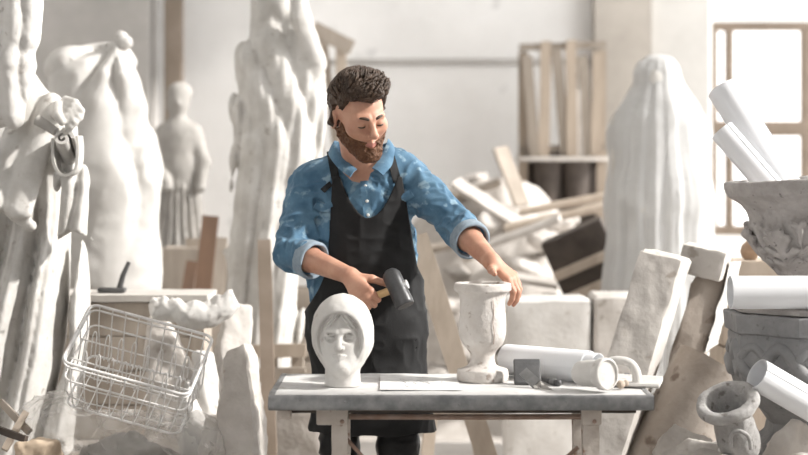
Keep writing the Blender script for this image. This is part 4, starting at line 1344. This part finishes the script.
# square grey pad with a brush lying against it
pc = at(527.5, 0, 5.335); pc[2] = TZ - .003
PDR = rot(math.radians(-32), 0, 0)
PAD = mesh('rubber_pad', bevbox(pc + A(0, .012, .0415), (.0415, .007, .042), .006, PDR, 3), M['grey_rubber'])
tag(PAD, 'small dark grey square rubber pad leaning against the paper roll', 'pad')
b0 = on(521, 377, TZ + .040); b1 = on(541, 389, TZ + .012)
b0 = at(523, 372, 5.295); b1 = at(537, 384, 5.255); b2 = at(547, 392.5, 5.20)
BRU = thing('paint_brush', (b2[0], b2[1], TZ), 'flat brush with a grey ferrule leaning on the square pad', 'brush')
mesh('ferrule', bar(b0, b1, .032, .012, (0, -1, .4), .0008, 30, 4, (6, 3, 10)), M['steel'], BRU)
mesh('bristles', hexa([*(bar(b1, b2, .030, .010, (0, -1, .4), 0, 8, 1, (1, 1, 1))[0][[0, 1, 3, 2]]), *(bar(b1, b2, .040, .007, (0, -1, .4), 0, 8, 1, (1, 1, 1))[0][[4, 5, 7, 6]])], (10, 3, 8), .0012, 120, 4), M['bristle'], BRU)
t0 = on(541, 379.5, TZ + .011); t1 = on(570, 385, TZ + .011)
TL = thing('chisel_brush', (t1[0], t1[1], TZ), 'dark round-handled brush lying between the square pad and the cup', 'brush')
dt = (t1 - t0) / np.linalg.norm(t1 - t0)
Rt = np.stack([np.cross(A(0, 0, 1), dt) / np.linalg.norm(np.cross(A(0, 0, 1), dt)), np.cross(dt, np.cross(A(0, 0, 1), dt) / np.linalg.norm(np.cross(A(0, 0, 1), dt))), dt], 1)
mesh('handle', lathe(dens([(.003, -.02), (.005, .0), (.0055, .02), (.008, .04), (.0085, .05), (.007, .058)], 3), 18, t0, Rt), M['grey_rubber'], TL, sharp=50)
mesh('ferrule', lathe([(.0075, .054), (.0105, .058), (.0105, .082), (.009, .083)], 18, t0, Rt), M['steel'], TL, sharp=40)
mesh('bristles', lathe(dens([(.0095, .082), (.0105, .092), (.010, .100), (.003, .106)], 3), 18, t0, Rt, .0006, 200, 2), M['steel_dark'], TL, sharp=60)

# plaster cup lying on its side
c0 = at(581, 378, 5.22); c1 = at(608, 379, 5.135)
dcu = (c1 - c0) / np.linalg.norm(c1 - c0)
uu = np.cross(dcu, A(0, 0, 1)); uu /= np.linalg.norm(uu)
Rc = np.stack([uu, np.cross(dcu, uu), dcu], 1)
c0[2] = c1[2] = TZ + .0490
LN = np.linalg.norm(c1 - c0)
CP = mesh('plaster_cup', lathe(A(.93, 1) * dens([(.002, -.012), (.030, -.011), (.037, -.004), (.041, .01), (.0435, LN * .55), (.0445, LN * .72), (.0455, LN * .74), (.0505, LN * .77), (.0512, LN * .95), (.049, LN), (.044, LN + .001), (.042, LN - .004), (.030, LN - .0055), (.001, LN - .006)], 3), 48, c0, Rc, .0011, 50, 3), M['plaster'], sharp=50)
tag(CP, 'white plaster cup lying on its side at the right of the workbench', 'cup')
kb = on(622, 390)
solo('turned_peg', lathe(dens([(.001, 0), (.010, .001), (.013, .008), (.011, .016), (.0075, .021), (.010, .028), (.007, .034), (.001, .035)], 3), 20, kb + A(-.012, 0, .0135), rot(0, math.radians(78), .4)), M['wood'], 'tiny turned wooden peg lying beside the plaster cup', 'peg')

# plastering float with its D handle
fl = on(640, 388)
FT = thing('plastering_float', (fl[0], fl[1], TZ), 'white plastering float with an arched handle at the right end of the workbench', 'float')
fz = TZ + .006
fc = [on(600, 387, TZ), on(660, 390, TZ), on(664, 381, TZ), on(606, 378, TZ)]
mesh('blade', hexa([*[p + A(0, 0, .003) for p in fc], *[p + A(0, 0, .016) for p in fc]], (14, 8, 2), .0012, 30, 6, .05), M['plaster'], FT)
h0 = at(603, 381, 5.30); h1 = at(637, 383, 5.27)
arch = [h0, at(604, 369, 5.30), at(610, 361.5, 5.295), at(621, 360.5, 5.287), at(631, 364, 5.28), at(636.5, 373, 5.272), h1]
mesh('arched_handle', tube(dens(arch, 4), np.interp(np.linspace(0, 1, 25), [0, .3, .8, 1], [.011, .0125, .014, .015]), 16), M['plaster'], FT, sharp=180)
# ------------------------------------------------------------------ the man
MAN = thing('person', (-.13, 5.95, 0), 'bearded man in a blue denim shirt and black apron looking down behind the workbench', 'person')
HS = 1.045
HR = np.array(Matrix.Rotation(math.radians(-9), 3, 'Y') @ Matrix.Rotation(math.radians(25), 3, 'Z') @ Matrix.Rotation(math.radians(25), 3, 'X'))
HC = at(358.5, 114, 5.74)


def hl(P):
    return ((P - HC) @ HR) / HS


def hw(q):
    return HC + HS * (np.asarray(q, float) @ HR.T)


def head_local(Q):
    X = np.abs(Q[:, 0])
    S = Q.copy(); S[:, 0] = X
    d = el(Q, (0, .018, .035), (.076, .098, .086))
    d = smin(d, el(Q, (0, -.036, -.030), (.060, .062, .084)), .04)
    d = smin(d, rc(S, (.050, -.004, -.055), (.018, -.078, -.098), .020, .019), .03)
    d = smin(d, sp(Q, (0, -.086, -.100), .020), .02)
    d = smin(d, sp(S, (.042, -.066, -.020), .026), .02)
    d = smin(d, rc(S, (.040, -.080, .020), (.010, -.092, .016), .011, .011), .015)
    d = smax(d, -sp(S, (.031, -.107, -.004), .017), .014)
    d = smin(d, sp(S, (.031, -.080, -.003), .0155), .005)
    d = smin(d, rc(Q, (0, -.092, .012), (0, -.120, -.030), .008, .0125), .010)
    d = smin(d, sp(S, (.013, -.106, -.036), .0085), .006)
    d = smin(d, rc(S, (0, -.103, -.060), (.021, -.094, -.063), .0060, .004), .006)
    d = smin(d, rc(S, (0, -.101, -.071), (.017, -.094, -.069), .0075, .004), .006)
    ear = smax(el(S, (.080, .014, -.012), (.010, .020, .032)), -el(S, (.090, .011, -.010), (.007, .012, .022)), .006)
    return smin(d, ear, .008)


SHL, SHR = A(-.322, 5.955, 1.392), A(.018, 5.935, 1.428)
ELL, WRL = A(-.374, 5.83, 1.185), at(350, 276, 5.62)
ELR, WRR = A(.185, 5.80, 1.262), at(491.5, 261.5, 5.57)
NK0, NK1 = A(-.135, 5.93, 1.43), hw((0, .022, -.07))
HIP = A(-.13, 5.95, .95)


def torso(P, g=0.0):
    Q = flat(P, 5.93, .66)
    d = rc(Q, (-.132, 5.93, .96), (-.142, 5.93, 1.12), .158 + g, .150 + g)
    d = smin(d, rc(Q, (-.142, 5.93, 1.12), (-.146, 5.93, 1.315), .150 + g, .168 + g), .08)
    d = d * .72
    d = smin(d, chain(P, [SHL + A(.03, 0, -.01), A(-.15, 5.945, 1.415), SHR + A(-.03, 0, -.01)], [.066 + g, .075 + g, .066 + g], .03), .06)
    d = smin(d, rc(P, NK0 + A(0, .02, 0), SHL + A(.05, 0, .03), .06 + g, .05 + g), .05)
    d = smin(d, rc(P, NK0 + A(0, .02, 0), SHR + A(-.05, 0, .03), .06 + g, .05 + g), .05)
    return d


def arm(P, s, e, w_, g=0.0):
    d = rc(P, s, e, .058 + g, .045 + g)
    m = e + .28 * (w_ - e)
    f = chain(P, [e, m, w_], [.042 + g, .042 + g, .0275 + g], .02)
    return smin(d, f, .03)


def hand_pts(wr, a, s, curl, spread=None, scale=1.0, side=1, thumb=None, bend=None):
    """Joint chains of a hand: wr wrist, a towards the knuckles, s towards the thumb side."""
    a = a / np.linalg.norm(a); s = s - (s @ a) * a; s /= np.linalg.norm(s)
    n = np.cross(a, s) * side                                   # out of the back of the hand
    L = [(.044, .026, .021), (.047, .030, .022), (.044, .027, .021), (.035, .020, .019)]
    kn = [(.092, .027), (.096, .007), (.092, -.013), (.083, -.031)]
    F_ = []
    for i in range(4):
        p = wr + scale * (kn[i][0] * a + kn[i][1] * s)
        ch = [wr + scale * (.02 * a + kn[i][1] * .55 * s), p]
        ang = 0.0
        for k in range(3):
            ang += curl[i][k]
            d = math.cos(ang) * a - math.sin(ang) * n + (spread[i] if spread else 0) * s
            d /= np.linalg.norm(d)
            p = p + scale * L[i][k] * d
            ch.append(p)
        F_.append(ch)
    t0 = wr + scale * (.018 * a + .018 * s - .006 * n)
    tp = [t0]
    p = t0
    for ln, dv in zip((.046, .034, .028), thumb):
        d = dv[0] * a + dv[1] * s + dv[2] * n
        p = p + scale * ln * d / np.linalg.norm(d)
        tp.append(p)
    F_.append(tp)
    return F_, n


HNDL = A(.90, -.22, .36); HNDL /= np.linalg.norm(HNDL)          # mallet handle, towards its head
aL = A(.46, -.52, -.62)
FL, nL = hand_pts(WRL, aL, HNDL, [(1.15, 1.45, .9)] * 4, None, 1.0, 1, [(.62, .7, -.3), (.55, .55, -.75), (.35, .35, -.9)])
aR = A(.62, -.30, -.52); sR = A(-.62, -.78, -.10)
FR, nR = hand_pts(WRR, aR, sR, [(.40, .72, .40), (.42, .74, .42), (.48, .74, .42), (.55, .7, .42)], [.10, .02, -.06, -.14], .93, -1, [(.40, .9, .30), (.50, .9, .45), (.60, .8, .35)])


def hand(P, wr, Fs):
    d = None
    for i, ch in enumerate(Fs):
        if i < 4:
            r = [.0135, .0125, .0102, .0090, .0074][:len(ch)] if i < 3 else [.0125, .0110, .0090, .0080, .0068]
        else:
            r = [.0150, .0135, .0108, .0088]
        if i < 4:
            pal = rc(P, ch[0], ch[1], r[0], r[1])
            fin = chain(P, ch[1:], r[1:], .003)
            e = smin(pal, fin, .004)
            palm = pal if i == 0 else smin(palm, pal, .016)
            d = fin if d is None else np.minimum(d, fin)
        else:
            th = chain(P, ch, r, .004)
    palm = smin(palm, rc(P, wr, (Fs[1][0] + Fs[2][0]) / 2, .026, .017), .02)
    palm = smin(palm, th, .010)
    return smin(palm, d, .006)


def near(P, c, r):
    return np.linalg.norm(P - c, axis=1) < r


def body(P):
    d = torso(P, 0)
    d = smin(d, rc(P, NK0, NK1, .062, .058), .035)
    d = np.minimum(d, 9)
    d = smin(d, arm(P, SHL, ELL, WRL), .03)
    d = smin(d, arm(P, SHR, ELR, WRR), .03)
    for hx, kx, ax in ((-.215, -.215, -.215), (-.035, -.02, -.01)):
        d = smin(d, chain(P, [A(hx, 5.95, .95), A(kx, 5.93, .50), A(ax, 5.98, .10)], [.09, .058, .042], .02), .04)
        d = smin(d, rc(P, A(ax, 5.98, .06), A(ax, 5.84, .045), .042, .034), .02)
    m = near(P, HC, .30)
    if m.any():
        d[m] = smin(d[m], head_local(hl(P[m])) * HS, .018)
    for wr, Fs in ((WRL, FL), (WRR, FR)):
        m = near(P, wr, .26)
        if m.any():
            d[m] = smin(d[m], hand(P[m], wr, Fs), .012)
    return d


bv, bf = snet(body, (-.52, 5.40, -.0), (.45, 6.16, 1.86), .0036)
Ql = hl(bv)
lipv = (np.abs(Ql[:, 0]) < .021) & (Ql[:, 1] < -.094) & (Ql[:, 2] > -.077) & (Ql[:, 2] < -.057)
mesh('body', (bv, bf), M['skin'], MAN, sharp=180, mats=[M['lips']], midx=lipv[bf].all(axis=1).astype(int))


# hair: a cap cut at the hairline, with combed tufts
def hair_base(Q):
    d = el(Q, (0, .016, .042), (.082, .098, .088))
    d = smin(d, el(Q, (.004, -.020, .098), (.071, .080, .041)), .03)
    return d


def hair(P):
    Q = hl(P)
    d = smin(hair_base(Q), head_local(Q) - .0035, .01)
    W = Q * A(1, .55, .8)
    d = d - .0055 * ridge(W, 52, 3) - .004 * ridge(W, 110, 8) * (Q[:, 2] > 0.02) - .006 * fbm(Q, 24, 2, 4)
    line = np.where(Q[:, 1] < -.045, .062 + .10 * np.abs(Q[:, 0]) - (Q[:, 1] + .045) * .15, .062 - (Q[:, 1] + .045) * 2.0)
    line = np.maximum(line, -.035) + .004 * vn(Q, 90, 6)
    d = smax(d, (line - Q[:, 2]) * .6, .006)
    d = np.maximum(d, -el(Q * A(1, 1, 1) - np.where(Q[:, :1] > 0, 1, -1) * A(.084, .012, -.014), (0, 0, 0), (.020, .025, .034)))
    return d * HS


hv, hf = snet(hair, HC - .2, HC + .2, .0032)
tuf = []
g = np.random.default_rng(5)
D = g.normal(size=(900, 3)); D[:, 2] = np.abs(D[:, 2]) * .9 + .25; D /= np.linalg.norm(D, axis=1, keepdims=True)
S0 = hit(hair_base, A(0, .01, .05) + D * .25, -D)
for p, d in zip(S0, D):
    if p[1] < -.06 and p[2] < .075 or p[2] < .05:
        continue
    sw = 1.3 * vn(p[None], 22, 9)[0]
    dirn = A(.7 * math.cos(sw) + .2, .65 + .5 * math.sin(sw), .35)
    if p[1] < -.055:
        dirn = A(.8, .15, .5)
    dirn = dirn - (dirn @ d) * d; dirn /= np.linalg.norm(dirn)
    L = g.uniform(.018, .036)
    pts = [p - d * .002, p + d * .007 + dirn * L * .4, p + d * .0075 + dirn * L * .8, p + d * .003 + dirn * L * 1.1]
    tuf.append(tube([hw(q) for q in pts], [.0042, .0040, .0028, .0006], 5))
mesh('hair', join((hv, hf), *tuf), M['hair'], MAN, sharp=180)


def beard(P):
    Q = hl(P)
    d = head_local(Q) - .0032 - .0035 * ridge(Q, 150, 2) - .003 * fbm(Q, 60, 2, 7)
    d = smin(d, el(Q, (0, -.078, -.107), (.034, .031, .022)) - .003 * ridge(Q, 130, 5), .02)
    X = np.abs(Q[:, 0])
    line = -.057 + np.maximum(0, Q[:, 1] + .085) * .72 + np.clip(X - .02, 0, .02) * .1
    d = smax(d, (Q[:, 2] - line) * .8, .004)
    d = smax(d, Q[:, 1] + .004 + .012 * (Q[:, 2] > -.03), .004)
    d = np.maximum(d, -el(Q - np.where(Q[:, :1] > 0, 1, -1) * A(.082, .016, -.012), (0, 0, 0), (.018, .026, .034)))
    d = smax(d, -.138 - Q[:, 2], .01)
    d = smax(d, -el(Q, (0, -.106, -.0665), (.022, .022, .0085)), .003)
    d = smax(d, -el(Q, (0, -.120, -.038), (.022, .022, .0135)), .003)
    return d * HS


mesh('beard', snet(beard, HC - .2, HC + .2, .003), M['beard'], MAN, sharp=180)
for sx in (-1, 1):
    pts = [hw((sx * x, y - .002, z)) for x, y, z in ((.012, -.098, .017), (.024, -.097, .022), (.038, -.088, .022), (.050, -.074, .014))]
    mesh('eyebrow', tube(dens(pts, 3), np.interp(np.linspace(0, 1, 10), [0, .3, 1], [.0048, .0056, .0022]), 6), M['hair'], MAN, sharp=180)
    pts = [hw((sx * (.031 + .014 * math.sin(t)), -.0955 + .007 * abs(math.sin(t)) ** 2, -.0085 + .003 * abs(math.sin(t)) ** 2)) for t in np.linspace(-1.2, 1.2, 9)]
    mesh('eyelash', tube(pts, [.0008, .0019, .0025, .0028, .0028, .0028, .0025, .0019, .0008], 5), M['hair'], MAN, sharp=180)

# shirt
CUFL = ELL + .30 * (WRL - ELL); CUFR = ELR + .30 * (WRR - ELR)
dL = (WRL - ELL) / np.linalg.norm(WRL - ELL); dR = (WRR - ELR) / np.linalg.norm(WRR - ELR)


def shirt(P):
    d = torso(P, .014)
    aL_ = arm(P, SHL, ELL, WRL, .013); aR_ = arm(P, SHR, ELR, WRR, .013)
    aL_ = smax(aL_, (P - CUFL) @ dL, .006); aR_ = smax(aR_, (P - CUFR) @ dR, .006)
    d = smin(d, smin(aL_, 9 + 0 * d, .1), .035); d = smin(d, aR_, .035)
    W = P * A(1, 1, 1.5) + .05 * np.stack([vn(P, 9, 1), vn(P, 9, 2), vn(P, 9, 3)], 1)
    d = d - .0085 * (ridge(W, 13, 11) - .35) - .0042 * (ridge(W, 31, 12) - .3)
    # neck opening, an open V at the front
    Q = P - NK0
    d = smax(d, -rc(P, NK0 + A(0, -.02, .0), NK0 + A(-.005, -.10, .13), .048, .070), .008)
    d = smax(d, -rc(P, A(-.122, 5.80, 1.425), A(-.126, 5.77, 1.375), .016, .004), .006)
    d = smax(d, .84 - P[:, 2], .01)
    return d


mesh('denim_shirt', snet(shirt, (-.55, 5.6, .82), (.32, 6.18, 1.56), .004), M['denim'], MAN, sharp=180)
SH = [o for o in MAN.children if o.name == 'denim_shirt'][0]


def ring(c, d, r, w_, t, seed):
    """A rolled cuff: a thick wrinkled band round a forearm."""
    u = np.cross(d, A(0, 0, 1)); u /= np.linalg.norm(u); v = np.cross(d, u)
    prof = [(r - t, -w_), (r, -w_ * .97), (r + t * .6, -w_ * .6), (r + t * .5, 0), (r + t * .7, w_ * .6), (r + t * .1, w_), (r - t, w_ * .95), (r - t, 0), (r - t, -w_)]
    R = np.stack([u, v, d], 1)
    return lathe(dens(prof, 2), 40, c, R, .0022, 30, seed)


mesh('rolled_cuff', ring(CUFL + dL * .008, dL, .060, .021, .007, 3), M['denim_inside'], SH, sharp=60, label='pale turned-back cuff')
mesh('rolled_cuff', ring(CUFR + dR * .008, dR, .061, .020, .007, 8), M['denim_inside'], SH, sharp=60, label='pale turned-back cuff')


def onshirt(px, py, lift=.003, fn=None, y=5.8):
    p = at(px, py, y)
    d = p - A(0, 0, CZ); d /= np.linalg.norm(d)
    q = hit(fn or shirt, (p - d * .5)[None], d)[0]
    if np.linalg.norm(q - p) > .4:
        q = p + d * .15
    return q - d * lift


# collar: two folded flaps meeting the stand at the nape
def collar(top, bot):
    T = dens(top, 6); B = dens(bot, 6)
    def f(u, v):
        i = u * (len(T) - 1); k = int(min(i, len(T) - 2)); t = i - k
        a = T[k] * (1 - t) + T[k + 1] * t; b = B[k] * (1 - t) + B[k + 1] * t
        return a * (1 - v) + b * v + A(0, -.006 * math.sin(pi * v), .004 * math.sin(pi * v))
    return thick(grid(f, 26, 7), .004)


nape_t, nape_b = A(-.125, 6.005, 1.535), A(-.125, 6.035, 1.495)
mesh('collar_flap', collar([nape_t, A(-.20, 5.975, 1.545), at(334, 141, 5.90), at(343, 157, 5.835), at(357, 169, 5.79)],
                           [nape_b, A(-.225, 6.0, 1.505), at(328, 153, 5.895), at(337, 167, 5.815), at(350, 177, 5.765)]), M['denim'], SH, sharp=60)
mesh('collar_flap', collar([nape_t, A(-.06, 5.975, 1.55), at(388, 139, 5.90), at(382, 155, 5.835), at(372, 168, 5.79)],
                           [nape_b, A(-.03, 6.0, 1.51), at(395, 150, 5.895), at(392, 165, 5.815), at(383, 175, 5.765)]), M['denim'], SH, sharp=60)


def strip(pts, w_, t, lift, fn=None, nv=4):
    """A band lying on the cloth along image-plane points."""
    pts = dens(np.asarray(pts, float), 6)
    tg = np.gradient(pts, axis=0); tg /= np.linalg.norm(tg, axis=1, keepdims=True)
    nr = np.stack([-tg[:, 1], tg[:, 0]], 1)
    def f(u, v):
        i = int(round(u * (len(pts) - 1)))
        q = pts[i] + nr[i] * (v - .5) * w_
        return onshirt(q[0], q[1], lift, fn)
    return thick(grid(f, len(pts), nv), t)


mesh('button_placket', strip([(364, 181), (366, 200), (368, 223)], 8, .003, .005), M['denim'], SH, sharp=60)
for px, py in ((365.5, 186), (367, 201), (368, 215)):
    p = onshirt(px, py, .008)
    mesh('button', lathe([(.0005, -.003), (.005, -.003), (.0055, 0), (.004, .0015), (.0005, .001)], 16, p, rot(pi / 2, 0, 0)), M['button'], SH, sharp=60)
mesh('chest_pocket_flap', strip([(315, 204), (324, 208), (333, 206)], 9, .004, .006), M['denim'], SH, sharp=60)
mesh('chest_pocket_flap', strip([(394, 196), (403, 198), (412, 193)], 8, .003, .005), M['denim'], SH, sharp=60)


# apron: skirt and bib in one cloth, then straps
def apron_base(P):
    d = torso(P, .026)
    Q = flat(P, 5.93, .72)
    sk = chain(Q, [A(-.133, 5.93, 1.10), A(-.125, 5.93, .92), A(-.105, 5.93, .52)], [.158, .176, .212], .05) * .78
    d = smin(d, sk, .05)
    W = P * A(1, 1, .45)
    return d - .005 * ridge(W, 13, 21) * np.clip((1.15 - P[:, 2]) * 4, .35, 1) - .0022 * ridge(P, 24, 22)


def apron(P):
    b = apron_base(P)
    d = np.abs(b) - .0028
    x, y, z = P[:, 0], P[:, 1], P[:, 2]
    mk = .575 + .004 * np.sin(x * 40) - z
    mk = np.maximum(mk, y - (5.955 + .075 * np.clip((1.16 - z) * 4, 0, 1)))
    k = np.clip((1.457 - z), 0, 1)
    w_ = np.clip((1.14 - z) / .30, 0, 1) ** 1.5
    lo = (-.238 - k * .055) * (1 - w_) - .45 * w_; hi = (-.010 + k * .17) * (1 - w_) + .25 * w_
    mk = np.maximum(mk, np.maximum(lo - x, x - hi) * .9)
    uc = (1.300 + 15.0 * (x + .117) ** 2 - z) * .45
    mk = np.maximum(mk, np.where(z > 1.25, -uc, -1))
    mk = np.maximum(mk, z - 1.435)
    return smax(d, mk, .003)


AP = mesh('apron', snet(apron, (-.40, 5.6, .55), (.20, 6.06, 1.46), .0034), M['apron'], MAN, sharp=180)
shs = lambda P: shirt(P)
mesh('apron_strap', strip([(338, 192), (335.5, 178), (332.5, 162), (330.5, 151)], 8, .003, .010, shs, 5), M['apron'], AP, sharp=60)
mesh('apron_strap', strip([(397.5, 182), (394, 168), (390, 154), (387.5, 148)], 8, .003, .010, shs, 5), M['apron'], AP, sharp=60)
mesh('strap_buckle', strip([(323, 191), (327, 187), (331, 183.5)], 5, .004, .010, shs), M['apron'], AP, sharp=60)
pk = lambda P: apron_base(P) - .003
mesh('apron_pocket', strip([(332, 345), (352, 346), (372, 346)], 78, .0025, .004, pk, 14), M['apron'], AP, sharp=60)
mesh('pocket_hem', strip([(330, 306), (352, 307), (374, 307)], 5, .003, .008, pk, 3), M['apron'], AP, sharp=60)


# trousers and boots
def trousers(P):
    d = None
    for hx, kx, ax in ((-.215, -.215, -.215), (-.035, -.02, -.01)):
        e = chain(P, [A(hx, 5.95, .92), A(kx, 5.93, .52), A(ax, 5.975, .14)], [.100, .066, .052], .02)
        d = e if d is None else smin(d, e, .02)
    W = P * A(.6, .6, 1.0) + .04 * np.stack([vn(P, 10, 41), vn(P, 10, 42), vn(P, 10, 43)], 1)
    d = d - .007 * ridge(W, 22, 44)
    return smax(smax(d, .13 - P[:, 2], .006), P[:, 2] - 1.0, .01)


mesh('black_trousers', snet(trousers, (-.36, 5.78, .10), (.13, 6.10, 1.03), .006), M['trousers'], MAN, sharp=180)
for ax in (-.215, -.01):
    def boot(P, ax=ax):
        d = chain(P, [A(ax, 5.985, .20), A(ax, 5.985, .07)], [.056, .052], .02)
        d = smin(d, chain(P, [A(ax, 6.0, .052), A(ax, 5.86, .05), A(ax, 5.78, .042)], [.05, .05, .042], .02), .03)
        return smax(d, .003 - P[:, 2], .004)
    mesh('boot', snet(boot, (ax - .09, 5.68, -.02), (ax + .09, 6.1, .3), .006), M['trousers'], MAN, sharp=180)

# mallet in his fist
g0 = (FL[1][1] + FL[2][2]) / 2
gc = np.mean([FL[i][k] for i in (0, 1, 2, 3) for k in (1, 2, 3, 4)], axis=0)
HT = thing('mallet', gc, 'black iron mallet with a short wooden handle held in his fist', 'hammer')
hh = gc + HNDL * .108
mesh('handle', tube([gc - HNDL * .05, gc - HNDL * .03, gc + HNDL * .03, gc + HNDL * .125], [.0115, .0125, .0125, .0125], 14), M['handle'], HT, sharp=50)
ax = A(.46, -.30, -.72); ax = ax - (ax @ HNDL) * HNDL * .5; ax /= np.linalg.norm(ax)
hx_ = np.cross(ax, HNDL); hx_ /= np.linalg.norm(hx_)
R = np.stack([np.cross(hx_, ax), hx_, ax], 1)
mesh('mallet_head', lathe([(.001, -.066), (.015, -.0645), (.024, -.057), (.0295, -.046), (.0305, -.02), (.0305, .03), (.0315, .05), (.0305, .062), (.028, .065), (.001, .065)], 40, hh, R), M['mallet'], HT, sharp=35)
mesh('eye_collar', tube([hh + HNDL * .020, hh + HNDL * .036], [.017, .015], 20), M['steel_light'], HT, sharp=35, label='bright steel eye collar')
# ------------------------------------------------------------------ light and camera
w = bpy.data.worlds.new('daylight'); scene.world = w
w.use_nodes = True
bg = w.node_tree.nodes['Background']
bg.inputs['Color'].default_value = (1.0, .995, .985, 1)
bg.inputs['Strength'].default_value = 2.4
sun = bpy.data.lights.new('sun', 'SUN')
sun.energy = 5.0; sun.color = (1, .965, .92); sun.angle = math.radians(2.5)
so = bpy.data.objects.new('sun', sun); COL.objects.link(so)
so.rotation_euler = Vector((-.80, .09, -.52)).to_track_quat('-Z', 'Y').to_euler()
cam = bpy.data.cameras.new('camera')
cam.sensor_width = 36; cam.lens = F / 808 * 36
cam.shift_y = -(227.5 - HZ) / 808
cam.clip_end = 100
cam.dof.use_dof = True
cam.dof.focus_distance = 5.6
cam.dof.aperture_fstop = 2.0
co = bpy.data.objects.new('camera', cam); COL.objects.link(co)
co.location = (0, 0, CZ); co.rotation_euler = (pi / 2, 0, 0)
scene.camera = co
scene.view_settings.view_transform = 'Standard'
scene.view_settings.look = 'None'
scene.view_settings.gamma = 1
scene.view_settings.use_curve_mapping = False
scene.view_settings.exposure = 0.34
